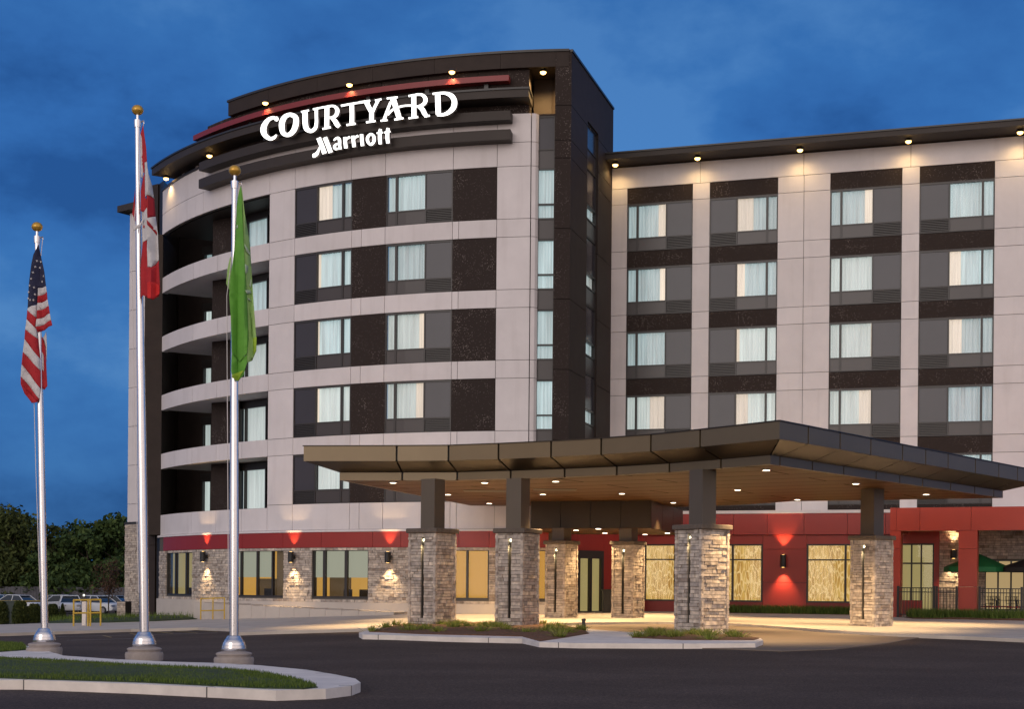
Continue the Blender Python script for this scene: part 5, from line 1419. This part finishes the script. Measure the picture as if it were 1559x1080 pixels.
def post_rail(pxs, zb, zt, label):
    t = None; P3 = []
    for px in pxs:
        u = UA(px, 925); p = A.pt(u, 2.2, 0); P3.append(Vector((p.x, p.y, g(p.x, p.y))))
    t = empty('guard_rail', P3[0], label, 'guard rail', 'yellow guard rails')
    for p in P3:
        m_ = MB(); m_.tube([p, p + Vector((0, 0, 1.05))], .03, n=10); m_.build('post', M['yellow'], t)
    for hh in (1.05, .5):
        m_ = MB(); m_.tube([p + Vector((0, 0, hh)) for p in P3], .03, n=10); m_.build('top_rail' if hh > 1 else 'middle_rail', M['yellow'], t)
post_rail((365, 382, 398), 0, 1.05, 'yellow tubular guard rail in front of the wide office window behind the green flag pole')
# ticket post
x, y = on_g(128, 953, .1); z = g(x, y) + .1; t = empty('ticket_post', (x, y, z), 'pale ticket post with a dark camera head beside the yellow rail', 'ticket post')
mb = MB(); mb.cube(x - .075, x + .075, y - .05, y + .1, z, z + .95); mb.build('post', M['kerb'], t)
mb = MB(); mb.cube(x - .10, x + .02, y - .05, y + .1, z + .95, z + 1.3); mb.build('camera_head', M['black'], t)
mb = MB(); mb.lathe((x - .0, y - .06, z + 1.2), [(.045 * math.sin(math.pi * i / 8), -.045 * math.cos(math.pi * i / 8)) for i in range(9)], n=12); mb.build('globe_lamp', emis('globe_lens', (1, .95, .85), 1.5), t, smooth=True)

# ------------------------------------------------------------ pavement along the building
def W2(S, u, d): p = S.pt(u, d, 0); return (p.x, p.y)
pf = P([(1625, 977), (1559, 973.5), (1470, 969.5), (1367, 966), (1260, 960), (1180, 954), (1107, 949.5), (1000, 947.5), (880, 948.5), (760, 952.5), (640, 956), (560, 957.5), (420, 961.5), (364, 963.5), (356, 958), (302, 956), (200, 958.5), (108, 961.5), (0, 965), (-120, 969)], .1)
pb = [on_g(-120, 952, .1), on_g(75, 948.6, .1), on_g(165, 948.1, .1), on_g(300, 943.1, .1)] + [W2(A, UA(x, 900), .1) for x in (320, 400, 480, 560, 640, 720, 790)] + [W2(EN, .2, .02), W2(EN, EN.L, .02)] + [W2(RW, UR(x), .02) for x in (1000, 1200, 1368)] + [W2(W, UW(1420), .3), W2(W, UW(1640), .3)]
pave, _ = drape('pavement', pf + pb, .1, M['concrete'], skirt=.3, dens=.8, step=1.5)
gb = P([(75, 948.5), (165, 948), (235, 946), (300, 943), (303, 938.5), (240, 937), (165, 941), (75, 946)], .12)
drape('grass_bank', gb, .13, M['lawnbase'], skirt=.05, mound=.15)
tag(blades('bank_grass', gb, 5000, .1, .34, M['lawn'], base=.2, w=.014), kind='stuff')
dv = P([(600, 962), (640, 955), (760, 951), (880, 947.5), (1107, 948.5), (1180, 953), (1260, 959), (1367, 965), (1420, 968.5), (1345, 982), (1270, 990), (1190, 993), (1120, 990), (900, 984), (700, 976)], .0)
drape('driveway', dv, .02, M['drive'], skirt=.03, step=1.2)
# raised ramp in front of the stone wall
mb = MB()
a, b = UA(338, 930), UA(622, 930); n = 14
for i in range(n):
    u0_, u1_ = a + (b - a) * i / n, a + (b - a) * (i + 1) / n; top = .36 - .30 * i / n
    mb.box(A, u0_, u1_ - .01, .121, 1.55, -1.0, top)
mb.build('access_ramp', M['stucco'])
tag(bpy.data.objects['access_ramp'], kind='structure')
# planting strips beside the wing
gs = [W2(RW, UR(1112), .03), W2(RW, UR(1112), 1.5), W2(RW, UR(1300), 1.3), W2(RW, UR(1305), .03)]
drape('planting_strip', gs, .115, M['soil'], skirt=.05, mound=.05)
tag(blades('border_grass', gs, 6000, .12, .42, M['lawn'], base=.12, w=.016), kind='stuff')
# faded parking marks
mb = MB()
for (x0_, y0_, x1_, y1_) in ((155, 969, 168, 972), (196, 965.5, 212, 969), (232, 963, 262, 966), (262, 962, 300, 965.5), (290, 960.5, 330, 963)):
    a, b = Vector(on_g(x0_, y0_)), Vector(on_g(x1_, y1_)); nn = Vector((0, .12))
    mb.add([(q.x, q.y, g(q.x, q.y) + .012) for q in (a, b, b + nn * 2, a + nn * 2)], [[0, 1, 2, 3]])
mb.build('painted_marking', M['marking_y']); tag(bpy.data.objects['painted_marking'], kind='structure')
mb = MB()
for (x0_, y0_, x1_, y1_) in ((85, 971, 330, 965), (100, 976.5, 230, 973)):
    for i in range(8):
        a, b = Vector(on_g(x0_ + (x1_ - x0_) * i / 8, y0_ + (y1_ - y0_) * i / 8)), Vector(on_g(x0_ + (x1_ - x0_) * (i + 1) / 8, y0_ + (y1_ - y0_) * (i + 1) / 8)); nn = Vector((0, .15))
        mb.add([(q.x, q.y, g(q.x, q.y) + .012) for q in (a, b, b + nn, a + nn)], [[0, 1, 2, 3]])
o = mb.build('painted_line', M['marking_w']); tag(o, kind='structure')
# small bollard light
x, y = on_g(888.5, 961, .13); z = g(x, y) + .13
mb = MB(); mb.lathe((x, y, z), [(.05, 0), (.05, .28), (.065, .285), (.065, .34), (.03, .36)], n=12); tag(mb.build('bollard_light', M['dark']), 'short dark path light at the tip of the left planted island', 'path light')

# ------------------------------------------------------------ patio portal on the right
PO = Flat(XY(1364, 60.6, 860), XY(1800, 56.6, 860))
def UPo(px, py=850): return PO.hit(px, py)[0]
zp0, zp1 = PO.hit(1475, 808)[1], PO.hit(1475, 772.5)[1]
portal = empty('patio_portal', PO.pt(3, 0, 0), 'red steel clad portal frame with square columns over the dining patio', 'portal')
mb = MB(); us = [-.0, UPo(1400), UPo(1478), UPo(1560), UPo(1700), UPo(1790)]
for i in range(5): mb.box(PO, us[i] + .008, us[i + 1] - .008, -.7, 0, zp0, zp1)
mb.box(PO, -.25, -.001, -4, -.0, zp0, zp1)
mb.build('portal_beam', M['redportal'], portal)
mb = MB(); mb.box(PO, -.0, UPo(1790), -4.2, -.71, zp0 + .25, zp1 - .05); mb.build('portal_roof', M['red'], portal)
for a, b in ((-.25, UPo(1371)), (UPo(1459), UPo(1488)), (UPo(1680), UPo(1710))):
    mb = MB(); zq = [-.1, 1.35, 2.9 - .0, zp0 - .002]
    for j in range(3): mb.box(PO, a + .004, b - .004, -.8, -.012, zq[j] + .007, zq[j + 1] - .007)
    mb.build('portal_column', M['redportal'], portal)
# patio rear wall: stone, windows, door
RP = Flat(W.pt(UW(1368), .25, 0).xy[:], W.pt(uWend, .25, 0).xy[:])
def URP(px, py=860): return RP.hit(px, py)[0]
holes = [(URP(1371), URP(1422), -.1, RP.hit(1395, 828)[1]), (URP(1500), URP(1640), .35, RP.hit(1530, 853)[1])]
mb = MB(); stones(mb, RP, URP(1430), uWend - .5 - UW(1368), -.1, 3.6 + E, holes); mb.build('patio_stone_wall', M['stone'], hotel)
mb = MB(); mb.box(RP, 0, RP.L, -.3, -.24, -.2, 3.5 + E); mb.build('patio_wall_backing', M['stoneback'], hotel)
mb = MB(); mb.box(RP, 0, URP(1371), -.24, 0, -.1, 3.4 + E); mb.box(RP, URP(1422), URP(1430), -.24, .04, -.1, 3.4 + E); mb.box(RP, URP(1371), URP(1422), -.24, .0, RP.hit(1395, 828)[1], 3.4 + E); mb.box(RP, URP(1371), URP(1405), -.24, .0, -.1, .75); mb.build('patio_red_frame', M['red'], hotel)
u0_, u1_ = holes[0][:2]; zt_ = holes[0][3]
fr = MB()
for c in (u0_ + .03, u0_ + (u1_ - u0_) * .33, u0_ + (u1_ - u0_) * .62, u1_ - .03): fr.box(RP, c - .035, c + .035, -.16, -.05, -.1, zt_)
fr.box(RP, u0_, u1_, -.16, -.052, zt_ - .07, zt_ - .001); fr.box(RP, u0_, u1_, -.16, -.052, 2.35, 2.42)
o = fr.build('patio_door', M['winframe'], hotel)
gl = MB(); gl.box(RP, u0_, u1_, -.12, -.11, 0, zt_ - .05); gl.build('glass_pane', M['glass'], o)
sc = MB(); sc.box(RP, u0_ + .02, u1_ - .02, -.238, -.2, -.1, zt_); sc.build('lit_interior', M['room2'], o)
u0_, u1_, z0_, zt_ = holes[1]
fr = MB(); n = 7
for k in range(n + 1): c = u0_ + (u1_ - u0_) * k / n; fr.box(RP, c - .035, c + .035, -.16, .0, z0_, zt_)
fr.box(RP, u0_, u1_, -.16, -.002, zt_ - .06, zt_); fr.box(RP, u0_, u1_, -.16, -.002, z0_, z0_ + .06)
o = fr.build('patio_window', M['winframe'], hotel)
sc = MB(); sc.box(RP, u0_ + .02, u1_ - .02, -.238, -.2, z0_, zt_); sc.build('lit_interior', M['orange2'] if 'orange2' in M else emis('patio_room', (.80, .56, .26), .5), o)
sconce(RP, 1452, 838, 851, 'black cylinder wall light on the patio stone wall, half hidden by the red column', off=.27, up=260, dn=300)
# fence
def fence(u0_, u1_, label, z1_=1.25):
    S = Flat(PO.pt(0, .05, 0).xy[:], PO.pt(40, .05, 0).xy[:]); t = empty('patio_fence', S.pt(u0_, 0, 0), label, 'fence', 'black railings round the patio')
    def gz(u): p = S.pt(u, 0, 0); return g(p.x, p.y) + .1
    z = gz(u0_)
    for q in (1.22, 1.05, .12):
        m_ = MB(); m_.box(S, u0_ + .05, u1_ - .05, -.02, .02, z + q - .02, z + q + .02); m_.build('rail', M['black'], t)
    m_ = MB(); k = int((u1_ - u0_) / .115); 
    for i in range(1, k): u = u0_ + (u1_ - u0_) * i / k; m_.box(S, u - .013, u + .013, -.014, .014, z + .02, z + 1.24)
    m_.build('bars', M['black'], t)
    for u in (u0_, u1_):
        m_ = MB(); m_.box(S, u - .045, u + .045, -.045, .045, z - .1, z + 1.3); m_.build('post', M['black'], t)
fence(UPo(1368), UPo(1423), 'black metal railing section in front of the glass patio door')
fence(UPo(1427), UPo(1457), 'short black metal railing section beside the red column')
fence(UPo(1492), UPo(1556), 'black metal railing section right of the red column below the green parasol')
fence(UPo(1560), UPo(1640), 'black metal railing section running out at the right edge')
# parasols
def parasol(px, py_top, py_edge, Y, r, clothm, label):
    c = at_y(px, py_top, Y); e = at_y(px, py_edge, Y); z = g(c.x, c.y) + .1; t = empty('patio_parasol', (c.x, c.y, z), label, 'parasol', 'parasols on the patio')
    m_ = MB(); n = 8; vs = [(c.x, c.y, c.z)]
    for k in range(n): a = 2 * math.pi * k / n + .3; vs.append((c.x + r * math.cos(a), c.y + r * math.sin(a), e.z + .2))
    for k in range(n): a = 2 * math.pi * k / n + .3; vs.append((c.x + r * math.cos(a) * 1.01, c.y + r * math.sin(a) * 1.01, e.z))
    m_.add(vs, [[0, 1 + k, 1 + (k + 1) % n] for k in range(n)] + [[1 + k, 1 + n + k, 1 + n + (k + 1) % n, 1 + (k + 1) % n] for k in range(n)]); m_.build('canopy_cloth', clothm, t, recalc=False)
    m_ = MB(); m_.tube([(c.x, c.y, z), (c.x, c.y, c.z + .08)], .025, n=8); m_.build('pole', M['dark'], t)
    m_ = MB(); m_.lathe((c.x, c.y, z), [(.3, 0), (.3, .05), (.05, .1)], n=16); m_.build('base', M['dark'], t)
    m_ = MB()
    for k in range(n): m_.tube([(c.x, c.y, c.z - .25), Vector(vs[1 + k]) - Vector((0, 0, .02))], .012, n=4)
    m_.build('ribs', M['dark'], t)
parasol(1487, 842, 871.5, 61.5, 1.35, mat('green_canvas', (.01, .16, .045), .7), 'green parasol partly hidden behind the red column')
parasol(1573, 848, 872, 60.6, 1.35, mat('black_canvas', (.012, .012, .014), .7), 'black parasol cut off by the right edge')
# patio chairs and tables
redc = mat('red_seat_pad', (.28, .015, .03), .6)
def patio_chair(x, y, ang, label):
    z = g(x, y) + .1; t = empty('patio_chair', (x, y, z), label, 'chair', 'dark metal chairs on the patio'); c, s = math.cos(ang), math.sin(ang)
    q = lambda a, b, h: (x + a * c - b * s, y + a * s + b * c, z + h)
    for a, b in ((-.2, -.2), (.2, -.2), (.2, .2), (-.2, .2)):
        m_ = MB(); m_.tube([q(a * 1.15, b * 1.15, 0), q(a, b, .45)], .014, n=5); m_.build('leg', M['black'], t)
    m_ = MB(); m_.prism([q(-.22, -.22, 0)[:2], q(.22, -.22, 0)[:2], q(.22, .22, 0)[:2], q(-.22, .22, 0)[:2]], z + .44, z + .49); m_.build('seat', redc, t)
    m_ = MB(); m_.tube([q(-.2, .2, .45), q(-.23, .27, .9), q(.23, .27, .9), q(.2, .2, .45)], .014, n=5)
    for a in (-.1, 0, .1): m_.tube([q(a, .2, .47), q(a, .27, .9)], .009, n=4)
    for hh in (.6, .75): m_.tube([q(-.21, .23, hh), q(.21, .23, hh)], .009, n=4)
    m_.build('backrest', M['black'], t)
def patio_table(x, y, label):
    z = g(x, y) + .1; t = empty('patio_table', (x, y, z), label, 'table', 'round tables on the patio')
    m_ = MB(); m_.lathe((x, y, z), [(.42, .72), (.42, .74)], n=24); m_.build('table_top', M['dark'], t)
    m_ = MB(); m_.tube([(x, y, z), (x, y, z + .72)], .03, n=8); m_.lathe((x, y, z), [(.25, 0), (.25, .02), (.04, .06)], n=16); m_.build('pedestal', M['black'], t)
for i, (px, Y_) in enumerate(((1517, 61.0), (1548, 60.5))):
    p = at_y(px, 925, Y_); patio_table(p.x, p.y, ['small round dark table under the green parasol', 'small round dark table at the right edge under the black parasol'][i])
for px, Y_, an, lb in ((1503, 60.8, -1.4, 'dark metal chair with red pad nearest the red column'), (1512, 60.2, .2, 'dark metal chair in front of the table under the green parasol'), (1529, 61.0, 1.5, 'dark metal chair right of the table under the green parasol'), (1543, 59.8, .1, 'dark metal chair in front of the table at the right edge'), (1557, 60.5, 1.6, 'dark metal chair with red pad at the very right edge')):
    p = at_y(px, 925, Y_); patio_chair(p.x, p.y, an, lb)
gs = [W2(PO, UPo(1378), .25), W2(PO, UPo(1400), 2.3), W2(PO, UPo(1480), 2.0), W2(PO, UPo(1600), 2.4), W2(PO, UPo(1680), 2.4), W2(PO, UPo(1680), .2)]
drape('planting_strip', gs, .115, M['soil'], skirt=.05, mound=.08)
gs2 = [W2(PO, UPo(1382), .3), W2(PO, UPo(1400), 1.9), W2(PO, UPo(1480), 1.6), W2(PO, UPo(1600), 1.9), W2(PO, UPo(1680), 1.9), W2(PO, UPo(1680), .3)]
tag(blades('border_grass', gs2, 9000, .15, .42, M['lawn'], base=.14, w=.018), kind='stuff')
# ------------------------------------------------------------ sky, light, camera
world = bpy.data.worlds.new('World'); scene.world = world; world.use_nodes = True
nt = world.node_tree; bg = nt.nodes['Background']
SUN_EL, SUN_AZ = math.radians(3.0), math.radians(205)        # low sun behind the camera, to the left
sky = nt.nodes.new('ShaderNodeTexSky'); sky.sky_type = 'NISHITA'; sky.sun_disc = False
sky.sun_elevation = SUN_EL; sky.sun_rotation = SUN_AZ; sky.air_density = 1.0; sky.dust_density = .6; sky.ozone_density = 3.0
tc = nt.nodes.new('ShaderNodeTexCoord'); sx = nt.nodes.new('ShaderNodeSeparateXYZ'); nt.links.new(tc.outputs['Generated'], sx.inputs[0])
def noise(scale, sc, detail, rough, loc=(0, 0, 0)):
    mp = nt.nodes.new('ShaderNodeMapping'); mp.inputs['Scale'].default_value = scale; mp.inputs['Location'].default_value = loc; nt.links.new(tc.outputs['Generated'], mp.inputs[0])
    n = nt.nodes.new('ShaderNodeTexNoise'); n.inputs['Scale'].default_value = sc; n.inputs['Detail'].default_value = detail; n.inputs['Roughness'].default_value = rough; nt.links.new(mp.outputs[0], n.inputs['Vector'])
    return n.outputs['Fac']
def mix(a, b, f, mode='MIX'):
    m = nt.nodes.new('ShaderNodeMix'); m.data_type = 'RGBA'; m.blend_type = mode
    for sock, v in ((6, a), (7, b), (0, f)):
        if hasattr(v, 'links'): nt.links.new(v, m.inputs[sock])
        elif isinstance(v, tuple): m.inputs[sock].default_value = (*v, 1)
        else: m.inputs[sock].default_value = v
    return m.outputs[2]
# twilight: deep blue away from the sunset, pale glow on the sunset side (behind the camera)
blue = ramp(nt, sx.outputs['Z'], [(0.0, (.30, 1.02, 2.5)), (.10, (.32, 1.24, 3.25)), (.28, (.27, 1.16, 3.35)), (.6, (.20, .8, 2.4))])
cloud = noise((1.0, 1.0, 1.7), 4.2, 8, .56, (1.7, .4, 4.3))
blue = mix(blue, ramp(nt, cloud, [(.36, (.50, .56, .64)), (.45, (.85, .87, .90)), (.52, (1.05, 1.03, 1.0)), (.60, (1.8, 1.35, 1.14))]), 1.0, 'MULTIPLY')
glow = mix(ramp(nt, sx.outputs['Z'], [(0, (9.6, 7.9, 7.4)), (.25, (8.4, 7.2, 7.0)), (.6, (6.4, 5.7, 5.6)), (1, (3.6, 3.4, 3.6))]), sky.outputs[0], .12)
mr = nt.nodes.new('ShaderNodeMapRange'); mr.interpolation_type = 'SMOOTHSTEP'; mr.inputs[1].default_value = .35; mr.inputs[2].default_value = -.75; nt.links.new(sx.outputs['Y'], mr.inputs[0])
nt.links.new(mix(blue, glow, mr.outputs[0]), bg.inputs[0]); bg.inputs[1].default_value = .14
sun = bpy.data.lights.new('sun', 'SUN'); sun.energy = .55; sun.angle = math.radians(30); sun.color = (1, .93, .88)
so = bpy.data.objects.new('sun', sun); COL.objects.link(so); so.rotation_euler = Vector((.42, .85, -.22)).to_track_quat('-Z', 'Y').to_euler()

cam = bpy.data.cameras.new('camera'); co = bpy.data.objects.new('camera', cam); COL.objects.link(co)
cam.sensor_fit = 'HORIZONTAL'; cam.sensor_width = 36; cam.lens = 36 * F / 1559
cam.shift_x = 0; cam.shift_y = (CY - 540) / 1559; cam.clip_end = 5000; cam.clip_start = .1
R_ = Matrix(((cr, -sr, 0), (0, 0, -1), (sr, cr, 0)))
co.matrix_world = Matrix.Translation((0, 0, E)) @ R_.to_4x4()
scene.camera = co
scene.view_settings.view_transform = 'Standard'; scene.view_settings.look = 'None'; scene.view_settings.gamma = 1; scene.view_settings.exposure = 0
scene.render.engine = 'CYCLES'
c = scene.cycles; c.use_denoising = True; c.max_bounces = 6; c.diffuse_bounces = 3; c.glossy_bounces = 3; c.transparent_max_bounces = 8; c.sample_clamp_indirect = 4; c.sample_clamp_direct = 0
c.use_light_tree = True; c.adaptive_threshold = .01
